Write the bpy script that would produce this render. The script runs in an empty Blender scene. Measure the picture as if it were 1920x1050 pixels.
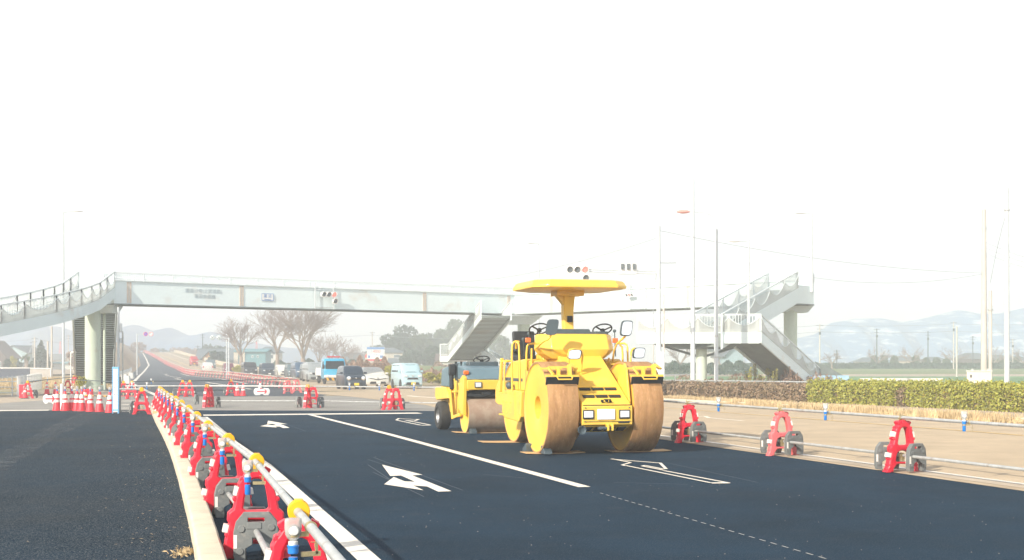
import bpy, bmesh, math, random
import numpy as np
from mathutils import Vector, Matrix
random.seed(7); rng = np.random.default_rng(7)
C = bpy.context.scene.collection
scene = bpy.context.scene
R = math.radians
PI = math.pi
# ------------------------------------------------------------------ camera
F = 2400.0      # focal length in photo pixels (1920 wide)
HOR = 678.0     # horizon row
EYE = 1.65
cam = bpy.data.objects.new('camera', bpy.data.cameras.new('camera')); C.objects.link(cam)
cam.location = (0, 0, EYE); cam.rotation_euler = (R(90), 0, 0)
cam.data.lens = 36*F/1920; cam.data.sensor_width = 36
cam.data.shift_y = (HOR-525)/1920
cam.data.clip_start = 0.1; cam.data.clip_end = 20000
scene.camera = cam
# ------------------------------------------------------------------ light
SUN_AZ = R(50); SUN_EL = R(30)     # shadow direction: 50 deg from +X towards +Y
sdx, sdy = math.cos(SUN_AZ), math.sin(SUN_AZ)
sun = bpy.data.objects.new('sun', bpy.data.lights.new('sun', 'SUN')); C.objects.link(sun)
dvec = Vector((sdx*math.cos(SUN_EL), sdy*math.cos(SUN_EL), -math.sin(SUN_EL)))
sun.rotation_euler = dvec.to_track_quat('-Z', 'Y').to_euler()
sun.data.energy = 5.0; sun.data.angle = R(0.5); sun.data.color = (1.0, 0.92, 0.78)
w = bpy.data.worlds.new('World'); scene.world = w; w.use_nodes = True
nt = w.node_tree; nt.nodes.clear()
out = nt.nodes.new('ShaderNodeOutputWorld'); bg = nt.nodes.new('ShaderNodeBackground')
sky = nt.nodes.new('ShaderNodeTexSky'); sky.sky_type = 'NISHITA'; sky.sun_disc = False
sky.sun_elevation = SUN_EL; sky.sun_rotation = math.atan2(-sdx, -sdy)
sky.dust_density = 3.0; sky.air_density = 1.0
tc = nt.nodes.new('ShaderNodeTexCoord')
noi = nt.nodes.new('ShaderNodeTexNoise'); noi.inputs['Scale'].default_value = 3.2; noi.inputs['Detail'].default_value = 6; noi.inputs['Roughness'].default_value = .55
mp = nt.nodes.new('ShaderNodeMapping'); mp.inputs['Scale'].default_value = (1, 1, 3.5)
ramp = nt.nodes.new('ShaderNodeMapRange'); ramp.inputs['From Min'].default_value = .35; ramp.inputs['From Max'].default_value = .62
ramp.inputs['To Min'].default_value = .84; ramp.inputs['To Max'].default_value = .99
mix = nt.nodes.new('ShaderNodeMix'); mix.data_type = 'RGBA'
SKYW = 11.4
mix.inputs[7].default_value = (SKYW*.955, SKYW*.99, SKYW*1.03, 1)
L = nt.links.new
sx_ = nt.nodes.new('ShaderNodeSeparateXYZ'); el = nt.nodes.new('ShaderNodeMapRange'); el.interpolation_type = 'SMOOTHSTEP'
el.inputs['From Min'].default_value = .28; el.inputs['From Max'].default_value = .58; el.inputs['To Min'].default_value = 1.0; el.inputs['To Max'].default_value = .08
mul = nt.nodes.new('ShaderNodeMath'); mul.operation = 'MULTIPLY'
L(tc.outputs['Generated'], sx_.inputs[0]); L(sx_.outputs['Z'], el.inputs['Value']); L(ramp.outputs[0], mul.inputs[0]); L(el.outputs[0], mul.inputs[1])
L(tc.outputs['Generated'], mp.inputs['Vector']); L(mp.outputs[0], noi.inputs['Vector']); L(noi.outputs['Fac'], ramp.inputs['Value'])
L(mul.outputs[0], mix.inputs[0]); L(sky.outputs[0], mix.inputs[6]); L(mix.outputs[2], bg.inputs['Color'])
bg.inputs['Strength'].default_value = 0.1; L(bg.outputs[0], out.inputs[0])
scene.view_settings.view_transform = 'Standard'; scene.view_settings.look = 'None'
scene.view_settings.exposure = 0.5; scene.view_settings.gamma = 1.0
scene.cycles.max_bounces = 6; scene.cycles.diffuse_bounces = 3; scene.cycles.glossy_bounces = 3
scene.cycles.volume_bounces = 2; scene.cycles.transparent_max_bounces = 12
scene.cycles.use_denoising = True
scene.cycles.caustics_reflective = False; scene.cycles.caustics_refractive = False
# ------------------------------------------------------------------ haze
HAZE_DENSITY = 0.0020

# ------------------------------------------------------------------ helpers
def mat(name, col, rough=.7, metal=0, var=.0, vscale=6, bump=0, bscale=60, spots=None, spec=None, coat=0, alpha=None, emit=None, trans=0, obj_rand=0, stretch=None, col2=None, c2rng=(.45,.6)):
    m = bpy.data.materials.new(name); m.use_nodes = True
    n = m.node_tree; b = n.nodes['Principled BSDF']; lk = n.links.new
    b.inputs['Base Color'].default_value = (*col, 1); b.inputs['Roughness'].default_value = rough; b.inputs['Metallic'].default_value = metal
    if spec is not None: b.inputs['Specular IOR Level'].default_value = spec
    if coat: b.inputs['Coat Weight'].default_value = coat; b.inputs['Coat Roughness'].default_value = .1
    if trans: b.inputs['Transmission Weight'].default_value = trans
    if alpha is not None: b.inputs['Alpha'].default_value = alpha
    if emit: b.inputs['Emission Color'].default_value = (*emit[:3], 1); b.inputs['Emission Strength'].default_value = emit[3]
    tcn = n.nodes.new('ShaderNodeTexCoord'); co = tcn.outputs['Object']
    if stretch:
        mpn = n.nodes.new('ShaderNodeMapping'); mpn.inputs['Scale'].default_value = stretch; lk(co, mpn.inputs[0]); co = mpn.outputs[0]
    cur = None
    if var or col2:
        nz = n.nodes.new('ShaderNodeTexNoise'); nz.inputs['Scale'].default_value = vscale; nz.inputs['Detail'].default_value = 8; nz.inputs['Roughness'].default_value = .65
        lk(co, nz.inputs['Vector'])
        mr = n.nodes.new('ShaderNodeMapRange')
        if col2:
            mr.inputs['From Min'].default_value = c2rng[0]; mr.inputs['From Max'].default_value = c2rng[1]
        else:
            mr.inputs['From Min'].default_value = .3; mr.inputs['From Max'].default_value = .7
        lk(nz.outputs['Fac'], mr.inputs['Value'])
        mx = n.nodes.new('ShaderNodeMix'); mx.data_type = 'RGBA'
        a = [c*(1-var) for c in col] if not col2 else col
        c2 = col2 or [min(1, c*(1+var)) for c in col]
        mx.inputs[6].default_value = (*a, 1); mx.inputs[7].default_value = (*c2, 1)
        lk(mr.outputs[0], mx.inputs[0]); cur = mx.outputs[2]
    for sp in (spots or []):      # (scale, low, high, colour, strength)
        vz = n.nodes.new('ShaderNodeTexNoise'); vz.inputs['Scale'].default_value = sp[0]; vz.inputs['Detail'].default_value = sp[5] if len(sp) > 5 else 2
        lk(co, vz.inputs['Vector'])
        mr = n.nodes.new('ShaderNodeMapRange'); mr.inputs['From Min'].default_value = sp[1]; mr.inputs['From Max'].default_value = sp[2]
        mr.inputs['To Max'].default_value = sp[4]; lk(vz.outputs['Fac'], mr.inputs['Value'])
        mx = n.nodes.new('ShaderNodeMix'); mx.data_type = 'RGBA'
        if cur: lk(cur, mx.inputs[6])
        else: mx.inputs[6].default_value = (*col, 1)
        mx.inputs[7].default_value = (*sp[3], 1); lk(mr.outputs[0], mx.inputs[0]); cur = mx.outputs[2]
    if obj_rand:
        oi = n.nodes.new('ShaderNodeObjectInfo'); hs = n.nodes.new('ShaderNodeHueSaturation')
        mr = n.nodes.new('ShaderNodeMapRange'); mr.inputs['To Min'].default_value = 1-obj_rand; mr.inputs['To Max'].default_value = 1+obj_rand
        lk(oi.outputs['Random'], mr.inputs['Value']); lk(mr.outputs[0], hs.inputs['Value'])
        if cur: lk(cur, hs.inputs['Color'])
        else: hs.inputs['Color'].default_value = (*col, 1)
        cur = hs.outputs[0]
    if cur: lk(cur, b.inputs['Base Color'])
    if bump:
        nb = n.nodes.new('ShaderNodeTexNoise'); nb.inputs['Scale'].default_value = bscale; nb.inputs['Detail'].default_value = 4
        lk(co, nb.inputs['Vector'])
        bp = n.nodes.new('ShaderNodeBump'); bp.inputs['Strength'].default_value = bump; bp.inputs['Distance'].default_value = .02
        lk(nb.outputs['Fac'], bp.inputs['Height']); lk(bp.outputs[0], b.inputs['Normal'])
    return m

class MB:
    def __init__(s): s.v = []; s.f = []
    def add(s, vs, fs):
        o = len(s.v); s.v += [tuple(p) for p in vs]; s.f += [tuple(i+o for i in f) for f in fs]; return s
    def box(s, c, d, rz=0, rx=0, ry=0, top=None):
        x, y, z = d[0]/2, d[1]/2, d[2]/2
        tx, ty = (x, y) if top is None else (top[0]/2, top[1]/2)
        vs = [(-x,-y,-z),(x,-y,-z),(x,y,-z),(-x,y,-z),(-tx,-ty,z),(tx,-ty,z),(tx,ty,z),(-tx,ty,z)]
        if rz or rx or ry:
            M = Matrix.Rotation(rz,3,'Z') @ Matrix.Rotation(ry,3,'Y') @ Matrix.Rotation(rx,3,'X')
            vs = [M @ Vector(v) for v in vs]
        return s.add([(v[0]+c[0], v[1]+c[1], v[2]+c[2]) for v in vs], [(0,3,2,1),(4,5,6,7),(0,1,5,4),(1,2,6,5),(2,3,7,6),(3,0,4,7)])
    def bar(s, a, b, w, h, up=(0,0,1)):
        a, b = Vector(a), Vector(b); t = (b-a).normalized(); up = Vector(up)
        sd = t.cross(up)
        if sd.length < 1e-4: sd = t.cross(Vector((1,0,0)))
        sd.normalize(); u = sd.cross(t)
        vs = []
        for p in (a, b):
            for i, j in ((-1,-1),(1,-1),(1,1),(-1,1)): vs.append(p+sd*(w/2*i)+u*(h/2*j))
        return s.add(vs, [(0,1,2,3),(7,6,5,4),(0,4,5,1),(1,5,6,2),(2,6,7,3),(3,7,4,0)])
    def tube(s, pts, r, n=8, caps=True):
        pts = [Vector(p) for p in pts]; rs = r if isinstance(r, (list, tuple)) else [r]*len(pts)
        vs = []; u = None
        for i, p in enumerate(pts):
            t = (pts[min(i+1, len(pts)-1)]-pts[max(i-1, 0)])
            if t.length < 1e-9: t = Vector((0,0,1))
            t.normalize()
            if u is None:
                u = t.cross(Vector((0,0,1)));
                if u.length < 1e-3: u = t.cross(Vector((1,0,0)))
            u = (u - t*u.dot(t)); u.normalize(); v = t.cross(u)
            for k in range(n):
                a = 2*PI*k/n; vs.append(p + (u*math.cos(a)+v*math.sin(a))*rs[i])
        fs = []
        for i in range(len(pts)-1):
            for k in range(n):
                a, b = i*n+k, i*n+(k+1)%n; fs.append((a, b, b+n, a+n))
        if caps: fs.append(tuple(range(n))[::-1]); fs.append(tuple(range((len(pts)-1)*n, len(pts)*n)))
        return s.add(vs, fs)
    def lathe(s, prof, c=(0,0,0), n=24, axis='z', ang=2*PI, cap=True):
        # prof: list of (r, h) ; closed around axis
        vs = []
        for r, h in prof:
            for k in range(n):
                a = ang*k/n; x, y = r*math.cos(a), r*math.sin(a)
                p = (x,y,h) if axis == 'z' else ((h,x,y) if axis == 'x' else (x,h,y))
                vs.append((p[0]+c[0], p[1]+c[1], p[2]+c[2]))
        fs = []
        for i in range(len(prof)-1):
            for k in range(n):
                a, b = i*n+k, i*n+(k+1)%n; fs.append((a, b, b+n, a+n))
        if cap and prof[0][0] > 1e-6: fs.append(tuple(range(n))[::-1])
        if cap and prof[-1][0] > 1e-6: fs.append(tuple(range((len(prof)-1)*n, len(prof)*n)))
        return s.add(vs, fs)
    def cyl(s, c, r, h, axis='z', n=20): return s.lathe([(r,-h/2),(r,h/2)], c, n, axis)
    def prism(s, poly, lo, hi, axis='x', f=None):
        # poly in the plane perpendicular to axis: x->(y,z), y->(x,z), z->(x,y)
        def P(p, h): return (h,p[0],p[1]) if axis == 'x' else ((p[0],h,p[1]) if axis == 'y' else (p[0],p[1],h))
        n = len(poly); vs = [P(p, lo) for p in poly]+[P(p, hi) for p in poly]
        if f: vs = [f(v) for v in vs]
        return s.add(vs, [tuple(range(n)), tuple(range(n, 2*n))[::-1]]+[(i, i+n, (i+1)%n+n, (i+1)%n) for i in range(n)])
    def loft(s, rings, caps=True):
        n = len(rings[0]); vs = [p for r in rings for p in r]; fs = []
        for i in range(len(rings)-1):
            for k in range(n): a, b = i*n+k, i*n+(k+1)%n; fs.append((a, b, b+n, a+n))
        if caps: fs.append(tuple(range(n))[::-1]); fs.append(tuple(range((len(rings)-1)*n, len(rings)*n)))
        return s.add(vs, fs)
    def plate(s, outer, holes, thick, rim=0, rimd=0, axis='y'):
        bm = bmesh.new(); 
        for lp in [outer]+holes:
            vv = [bm.verts.new((p[0], -thick/2, p[1])) for p in lp]
            for i in range(len(vv)): bm.edges.new((vv[i], vv[(i+1) % len(vv)]))
        bmesh.ops.triangle_fill(bm, use_beauty=True, use_dissolve=False, edges=bm.edges[:])
        front = bm.faces[:]
        r = bmesh.ops.extrude_face_region(bm, geom=front)
        vv = [e for e in r['geom'] if isinstance(e, bmesh.types.BMVert)]
        back = [e for e in r['geom'] if isinstance(e, bmesh.types.BMFace)]
        for v in vv: v.co.y = thick/2
        bmesh.ops.recalc_face_normals(bm, faces=bm.faces[:])
        if rim:
            for reg in (front, back):
                reg = [f for f in reg if f.is_valid]
                try: bmesh.ops.inset_region(bm, faces=reg, thickness=rim, depth=-rimd, use_even_offset=True)
                except Exception: pass
        bm.verts.index_update()
        s.add([v.co[:] for v in bm.verts], [[v.index for v in f.verts] for f in bm.faces]); bm.free(); return s
    def xf(s, M):
        s.v = [tuple(M @ Vector(p)) for p in s.v]; return s
    def merge(s, o): return s.add(o.v, o.f)
    def build(s, name, m, parent=None, smooth=35, bevel=0, segs=2, loc=None, recalc=True):
        me = bpy.data.meshes.new(name); me.from_pydata(s.v, [], s.f)
        if recalc and len(s.f) < 60000:
            bm = bmesh.new(); bm.from_mesh(me); bmesh.ops.recalc_face_normals(bm, faces=bm.faces[:]); bm.to_mesh(me); bm.free()
        if smooth:
            me.polygons.foreach_set('use_smooth', [True]*len(me.polygons))
            if len(s.f) < 60000: me.set_sharp_from_angle(angle=R(smooth))
        me.materials.append(m); o = bpy.data.objects.new(name, me); C.objects.link(o)
        if parent is not None: o.parent = parent
        if loc is not None: o.location = loc
        if bevel:
            b = o.modifiers.new('bevel', 'BEVEL'); b.width = bevel; b.segments = segs; b.limit_method = 'ANGLE'; b.angle_limit = R(40); b.harden_normals = False
        return o

def tag(o, label=None, cat=None, group=None, kind=None):
    if label: o['label'] = label
    if cat: o['category'] = cat
    if group: o['group'] = group
    if kind: o['kind'] = kind
    return o
def thing(name, label, cat, loc=(0,0,0), rz=0, group=None):
    o = bpy.data.objects.new(name, None); C.objects.link(o); o.empty_display_size = .3
    o.location = loc; o.rotation_euler = (0,0,rz); return tag(o, label, cat, group)
kids = {}
def copy_tree(o, parent=None):
    c = o.copy(); C.objects.link(c)
    if parent is not None: c.parent = parent
    for ch in list(o.children): copy_tree(ch, c)
    return c
def place(proto, used, label, loc, rz=0, group=None, ry=0):
    o = proto if not used else copy_tree(proto)
    o.location = loc; o.rotation_euler = (0, ry, rz); o['label'] = label
    if group: o['group'] = group
    return o
ORD = ['first','second','third','fourth','fifth','sixth','seventh','eighth','ninth','tenth','eleventh','twelfth','thirteenth','fourteenth']
# ground: flat near the camera, dips 25 cm towards the junction
GB = [(-60, 0), (29, 0), (83, -.25), (6000, -.25)]
def gz(Y):
    for (a, za), (b, zb) in zip(GB, GB[1:]):
        if Y <= b: return za+(zb-za)*max(0, (Y-a))/(b-a)
    return -.25
def S(px, s, z=None, py=None):       # a point at px, scale s (pixels per metre): X, Y
    Y = F/s; X = (px-960)/s
    if py is not None: z = EYE+(HOR-py)/s
    if z is None: z = gz(Y)
    return Vector((X, Y, z))
def G(px, py, dz=0):                 # ground point seen at a pixel
    z = 0
    for _ in range(12):
        s = (py-HOR)/(EYE-z); z = gz(F/s)
    s = (py-HOR)/(EYE-z)
    return Vector(((px-960)/s, F/s, z+dz))
def clipY(poly, lo, hi):
    for val, sg in ((lo, 1), (hi, -1)):
        o = []
        for i in range(len(poly)):
            a, b = poly[i], poly[(i+1) % len(poly)]
            ia, ib = sg*(a[1]-val) >= 0, sg*(b[1]-val) >= 0
            if ia: o.append(a)
            if ia != ib:
                t = (val-a[1])/(b[1]-a[1]); o.append((a[0]+t*(b[0]-a[0]), val))
        poly = o
        if not poly: break
    return poly
def sheet(name, poly, dz, m, kind='structure', label=None):
    mb = MB()
    for (a, za), (b, zb) in zip(GB, GB[1:]):
        p = clipY([(q[0], q[1]) for q in poly], a, b)
        if len(p) > 2: mb.add([(q[0], q[1], gz(q[1])+dz) for q in p], [tuple(range(len(p)))])
    o = mb.build(name, m, smooth=0); o['kind'] = kind
    # make sure faces look up
    for f in o.data.polygons:
        if f.normal.z < 0: f.flip()
    if label: o['label'] = label
    return o
def text_mesh(s, size, name, m, parent, loc, rot, ext=.004, align='CENTER', sx=1):
    cu = bpy.data.curves.new(name, 'FONT'); cu.body = s; cu.size = size; cu.align_x = align; cu.align_y = 'CENTER'; cu.extrude = ext
    t = bpy.data.objects.new(name, cu); C.objects.link(t); bpy.context.view_layer.update()
    me = bpy.data.meshes.new_from_object(t.evaluated_get(bpy.context.evaluated_depsgraph_get())); me.name = name
    bpy.data.objects.remove(t)
    o = bpy.data.objects.new(name, me); C.objects.link(o); me.materials.clear(); me.materials.append(m)
    o.parent = parent; o.location = loc; o.rotation_euler = rot; o.scale = (sx, 1, 1); return o
# road axis: heads 18.1 deg to the left of straight ahead
YAW = math.atan(785/F)
rd = Vector((-math.sin(YAW), math.cos(YAW), 0)); rn = Vector((math.cos(YAW), math.sin(YAW), 0))

# ------------------------------------------------------------------ materials
M = {}
M['asphalt'] = mat('fresh_asphalt', (.0125,.032,.056), .8, spec=.03, var=.25, vscale=.5, bump=.5, bscale=120, spots=[(70,.60,.72,(.12,.14,.16),.55,1), (150,.62,.72,(.2,.21,.22),.6,1), (2.2,.58,.8,(.045,.055,.07),.5,8), (.35,.55,.75,(.03,.04,.052),.5,5)])
M['asphalt_rough'] = mat('rough_asphalt', (.010,.025,.044), .85, spec=.02, var=.35, vscale=.35, bump=1.0, bscale=55, spots=[(42,.56,.66,(.10,.12,.13),.7,1), (105,.58,.68,(.22,.23,.23),.8,1), (.45,.5,.72,(.06,.068,.075),.6,10)])
M['old_road'] = mat('worn_asphalt', (.49,.385,.265), .9, spec=.2, var=.14, vscale=.8, bump=.3, bscale=150, spots=[(160,.6,.75,(.5,.46,.4),.4,1), (2.0,.6,.8,(.18,.165,.15),.35,5)])
M['cross'] = mat('cross_street_asphalt', (.30,.285,.26), .9, spec=.2, var=.18, vscale=.5, bump=.3, bscale=140, spots=[(1.4,.58,.8,(.30,.27,.235),.5,5)])
M['far_new'] = mat('new_hill_asphalt', (.045,.055,.07), .75, var=.15, vscale=.2)
M['paint'] = mat('road_paint', (.84,.77,.66), .6, var=.05, vscale=8, spots=[(38,.66,.78,(.25,.25,.25),.6,4)])
M['paint_yellow'] = mat('yellow_road_paint', (.75,.5,.16), .6, var=.1, spots=[(20,.6,.75,(.35,.3,.22),.6,4)])
M['earth'] = mat('dry_earth', (.44,.32,.19), .95, col2=(.27,.23,.12), vscale=.25, bump=.6, bscale=8, spots=[(.08,.52,.62,(.16,.19,.08),.7,5)])
M['dirt'] = mat('dusty_verge', (.45,.37,.28), .95, var=.2, vscale=1.2, bump=.4, bscale=30)
M['field'] = mat('young_crop_field', (.13,.26,.10), .95, var=.25, vscale=.08, stretch=(1,.2,1))
M['bankgrass'] = mat('bank_grass', (.12,.20,.05), .95, col2=(.22,.22,.09), vscale=.15, spots=[(.4,.55,.65,(.3,.24,.13),.5,4)])
M['drygrass'] = mat('dry_grass', (.58,.44,.25), .95, var=.35, vscale=1.5)
M['concrete'] = mat('concrete', (.62,.53,.41), .9, var=.10, vscale=3, bump=.3, bscale=90, spots=[(1.6,.56,.8,(.28,.25,.21),.55,7)])
M['red'] = mat('red_plastic', (.72,.018,.045), .42, obj_rand=.10, var=.06, vscale=9, spots=[(5,.62,.8,(.75,.25,.22),.35,6)])
M['redpale'] = mat('sun_faded_red_plastic', (.80,.16,.17), .55, obj_rand=.12, var=.1, vscale=9)
M['cone_red'] = mat('cone_red', (.78,.03,.05), .4, obj_rand=.08, spots=[(8,.6,.8,(.5,.1,.08),.3,5)])
M['band'] = mat('reflective_white', (.82,.78,.72), .35, var=.05, vscale=30)
M['grey_pl'] = mat('grey_plastic', (.155,.165,.165), .6, obj_rand=.18, var=.10, vscale=12, bump=.15, bscale=70, spots=[(14,.6,.75,(.34,.31,.27),.4,5)])
M['steel'] = mat('galvanised_steel', (.52,.53,.52), .42, .45, var=.2, vscale=5, spots=[(9,.58,.75,(.28,.2,.13),.45,6)], stretch=(1,1,1))
M['clip'] = mat('yellow_clip', (.88,.45,.01), .4, obj_rand=.05)
M['blue'] = mat('blue_plastic', (.02,.20,.62), .35)
M['brass'] = mat('zinc_clamp', (.55,.46,.26), .4, .7, var=.2, vscale=40)
M['lens'] = mat('clear_lens', (.86,.86,.83), .12, trans=.55, alpha=.8)
M['rope'] = mat('rope', (.5,.42,.28), .9)
M['yellow'] = mat('machine_yellow', (.88,.56,.07), .45, var=.04, vscale=2.5, coat=.25, spots=[(2.1,.54,.76,(.62,.42,.16),.42,9), (55,.66,.76,(.30,.18,.08),.6,2)])
M['orange_inner'] = mat('primer_orange', (.62,.27,.10), .6, var=.15, vscale=4)
M['rust'] = mat('rusted_drum_steel', (.41,.225,.09), .68, .12, col2=(.49,.27,.12), vscale=4, stretch=(4.5,1.1,1.1), bump=.15, bscale=40, spots=[(22,.62,.72,(.72,.54,.36),.7,3), (2.4,.5,.66,(.30,.14,.06),.55,8)])
M['rust2'] = mat('dull_drum_steel', (.36,.25,.18), .6, .2, col2=(.42,.32,.24), vscale=4, spots=[(70,.66,.76,(.6,.5,.4),.7,2)])
M['black'] = mat('black_rubber', (.022,.026,.03), .6, var=.2, vscale=12)
M['blackmetal'] = mat('dark_grey_paint', (.06,.085,.10), .5, var=.15, vscale=6)
M['bluegrey'] = mat('blue_grey_hood', (.13,.20,.24), .4, var=.08, vscale=3)
M['chrome'] = mat('chrome', (.8,.8,.8), .12, 1)
M['glass_l'] = mat('headlamp_glass', (.75,.78,.8), .08, coat=.8, var=.1, vscale=60)
M['white'] = mat('white_plastic', (.8,.8,.78), .5)
M['orange'] = mat('orange_lens', (.85,.16,.02), .25, coat=.5)
M['mirror'] = mat('mirror', (.85,.87,.88), .04, 1)
M['wood'] = mat('plywood', (.52,.35,.19), .8, var=.18, vscale=6, stretch=(1,6,1))
M['tyre'] = mat('tyre_rubber', (.035,.035,.035), .85, bump=.3, bscale=40)
M['rim'] = mat('wheel_rim', (.5,.5,.5), .35, .8)
M['bridge'] = mat('pale_green_bridge_paint', (.73,.83,.84), .55, var=.03, vscale=1.2, spots=[(.55,.60,.72,(.58,.48,.38),.4,8), (5,.70,.8,(.45,.28,.18),.6,6)])
M['bridge_rust'] = mat('rusty_splice_plate', (.66,.58,.50), .7, var=.25, vscale=9)
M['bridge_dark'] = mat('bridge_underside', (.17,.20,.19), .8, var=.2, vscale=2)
M['bridge_rail'] = mat('pale_railing_paint', (.70,.76,.76), .5, var=.05)
M['pier'] = mat('pale_green_pier_paint', (.58,.66,.54), .6, var=.06, vscale=1.5, spots=[(2,.62,.75,(.45,.4,.3),.4,8)])
M['tarp'] = mat('white_mesh_sheet', (.66,.66,.62), .8, var=.08, vscale=3, alpha=.42)
_n = M['tarp'].node_tree; _t = _n.nodes.new('ShaderNodeBsdfTranslucent'); _t.inputs[0].default_value = (.8,.8,.76,1); _m = _n.nodes.new('ShaderNodeMixShader'); _m.inputs[0].default_value = .5
_tr = _n.nodes.new('ShaderNodeBsdfTransparent'); _m2 = _n.nodes.new('ShaderNodeMixShader'); _m2.inputs[0].default_value = .45
_n.links.new(_n.nodes['Principled BSDF'].outputs[0], _m.inputs[1]); _n.links.new(_t.outputs[0], _m.inputs[2]); _n.links.new(_m.outputs[0], _m2.inputs[1]); _n.links.new(_tr.outputs[0], _m2.inputs[2])
_n.nodes['Principled BSDF'].inputs['Alpha'].default_value = 1; _n.links.new(_m2.outputs[0], _n.nodes['Material Output'].inputs['Surface'])
M['galv_white'] = mat('pale_galvanised_pole', (.60,.64,.66), .5, .0, var=.06, vscale=2)
M['pole'] = mat('concrete_pole', (.60,.56,.50), .85, var=.12, vscale=2, stretch=(1,1,.4))
M['wire'] = mat('black_wire', (.40,.43,.46), .6)
M['bark'] = mat('pale_bark', (.34,.27,.22), .9, var=.25, vscale=5)
M['twig'] = mat('bare_twigs', (.27,.20,.17), .9, var=.25, vscale=3)
M['leaf_dark'] = mat('evergreen_leaves', (.022,.058,.030), .7, var=.55, vscale=1.2)
M['leaf_mid'] = mat('green_leaves', (.07,.11,.04), .7, var=.55, vscale=1.0)
M['leaf_brown'] = mat('dry_scrub', (.30,.19,.13), .9, var=.55, vscale=1.0)
M['leaf_yellow'] = mat('yellow_green_leaves', (.36,.33,.035), .65, var=.55, vscale=6)
M['hedge_y'] = mat('hedge_leaves', (.36,.36,.055), .6, col2=(.11,.14,.04), vscale=9, c2rng=(.5,.66), spots=[(14,.62,.7,(.55,.30,.03),.8,2)])
M['hedge_b'] = mat('withered_hedge', (.32,.22,.14), .9, col2=(.16,.13,.07), vscale=6, spots=[(3,.6,.7,(.34,.20,.13),.8,3)])
M['frame_blue'] = mat('light_blue_frame', (.18,.46,.76), .5)
M['cabinet'] = mat('beige_cabinet', (.74,.67,.55), .6, var=.04)
# ================================================================== SETTING
def gp(*pts): return [G(x, y) for x, y in pts]
VP = 175.0
def on_vp(px, py, y):      # pixel on the line through (px,py) and the road's vanishing point, at row y
    return (VP+(px-VP)*(y-HOR)/(py-HOR), y)
# base terrain
sheet('ground', [(-2500, -40), (2500, -40), (2500, 4000), (-2500, 4000)], -.012, M['earth'])
# right-hand fields and bank
def quadY(x0, x1, y0, y1): return [(x0, y0), (x1, y0), (x1, y1), (x0, y1)]
sheet('crop_field', quadY(8, 400, 108, 165), -.006, M['field'])
sheet('stubble_strip', quadY(10, 400, 165, 195), -.006, M['dirt'])
def bank(name, x0, x1, y0, y1, h, m):
    mb = MB(); n = 40; vs = []; prof = [(0, 0), (.35, .6), (.7, 1), (1, 1)]
    for i in range(n+1):
        x = x0+(x1-x0)*i/n
        for t, k in prof: vs.append((x, y0+(y1-y0)*t, -.25+h*k+(random.uniform(-.06, .06) if k else 0)))
    m4 = len(prof); mb.add(vs, [(i*m4+j, (i+1)*m4+j, (i+1)*m4+j+1, i*m4+j+1) for i in range(n) for j in range(m4-1)])
    o = mb.build(name, m); o['kind'] = 'structure'; return o
bank('grass_bank', 12, 320, 195, 300, .35, M['bankgrass'])
bank('far_bank', -22, 12, 150, 235, 1.2, M['bankgrass'])
bank('dirt_bank', -130, -62, 110, 260, .3, M['dirt'])
# roads near the camera
bR = [on_vp(1920, 921, y) for y in (1400, 921, 770.5)]
asph = [tuple(G(*bR[0])[:2]), tuple(G(*bR[1])[:2]), tuple(G(*bR[2])[:2])] + [tuple(G(299, 769)[:2])]
kerb_px = [(282,770),(292,795),(307.6,824),(321.7,858),(334,902),(343.8,940),(356,993.5),(366,1050)]
kerb = [G(*p) for p in kerb_px]; d0 = (kerb[-1]-kerb[-2]).normalized(); kerb += [kerb[-1]+d0*3, kerb[-1]+d0*7]
asph += [(k.x, k.y) for k in kerb[1:]]
sheet('road', asph+[(kerb[-1].x+.5, -1), (20, -1)], .0, M['asphalt'])
sheet('side_road', [tuple(k[:2]) for k in kerb]+[(-2, -2), (-60, -2), (-60, G(0,771).y), tuple(G(282,769.5)[:2])], .004, M['asphalt_rough'])
# cross street, old road
sheet('cross_street', [tuple(p[:2]) for p in gp((-500,774),(299,770),(840,771),(900,742),(200,742),(0,756),(-500,757))], -.004, M['cross'])
eR = [(1920,795),(1243,753),(850,729)]
old = gp(*[on_vp(1920,921,y) for y in (1400,921,771)])+gp((800,760),(660,744),(560,736),(840,729),(1243,753),(1600,772),(1920,793),(2400,828),(3400,905))
sheet('old_road', [tuple(p[:2]) for p in old], .004, M['old_road'])
sheet('verge', [tuple(p[:2]) for p in gp((-600,757),(0,756),(200,743),(215,722),(130,724),(0,741),(-600,742))], -.006, M['dirt'])
sheet('far_junction', [tuple(p[:2]) for p in gp((205,743),(600,743),(640,735),(560,733),(232,733))], .0, M['far_new'])
sheet('island', [tuple(p[:2]) for p in gp((1243,753),(1600,772),(1920,793),(2400,828),(2400,760),(1920,740),(1243,722),(850,716),(850,728))], .008, M['dirt'])
# pale strip of cement along the joint
def strip(name, a, b, w, dz, m, kind='structure'):
    a, b = Vector(a), Vector(b); t = (b-a); t.z = 0; t.normalize(); n = Vector((-t.y, t.x, 0))*w/2
    return sheet(name, [tuple((a+n)[:2]), tuple((a-n)[:2]), tuple((b-n)[:2]), tuple((b+n)[:2])], dz, m)
strip('edge_strip', G(*on_vp(1920,917,790)), G(2300, 964), .34, .008, M['dirt'])
strip('road_marking', G(*on_vp(1920,910,790)), G(2300, 960), .15, .012, M['paint'])
strip('road_marking', G(*on_vp(1920,820,762)), G(2200, 841), .12, .012, M['paint_yellow'])
strip('road_marking', G(580,777.5), G(1096,914), .17, .008, M['paint'])
strip('road_marking', G(381,779), G(787,775), .95, .010, M['paint'])
lw = [G(691,1050), G(594,961), G(497,872), G(437,830), G(383,782)]
lw[0] = lw[0]+(lw[0]-lw[1]).normalized()*4
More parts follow.
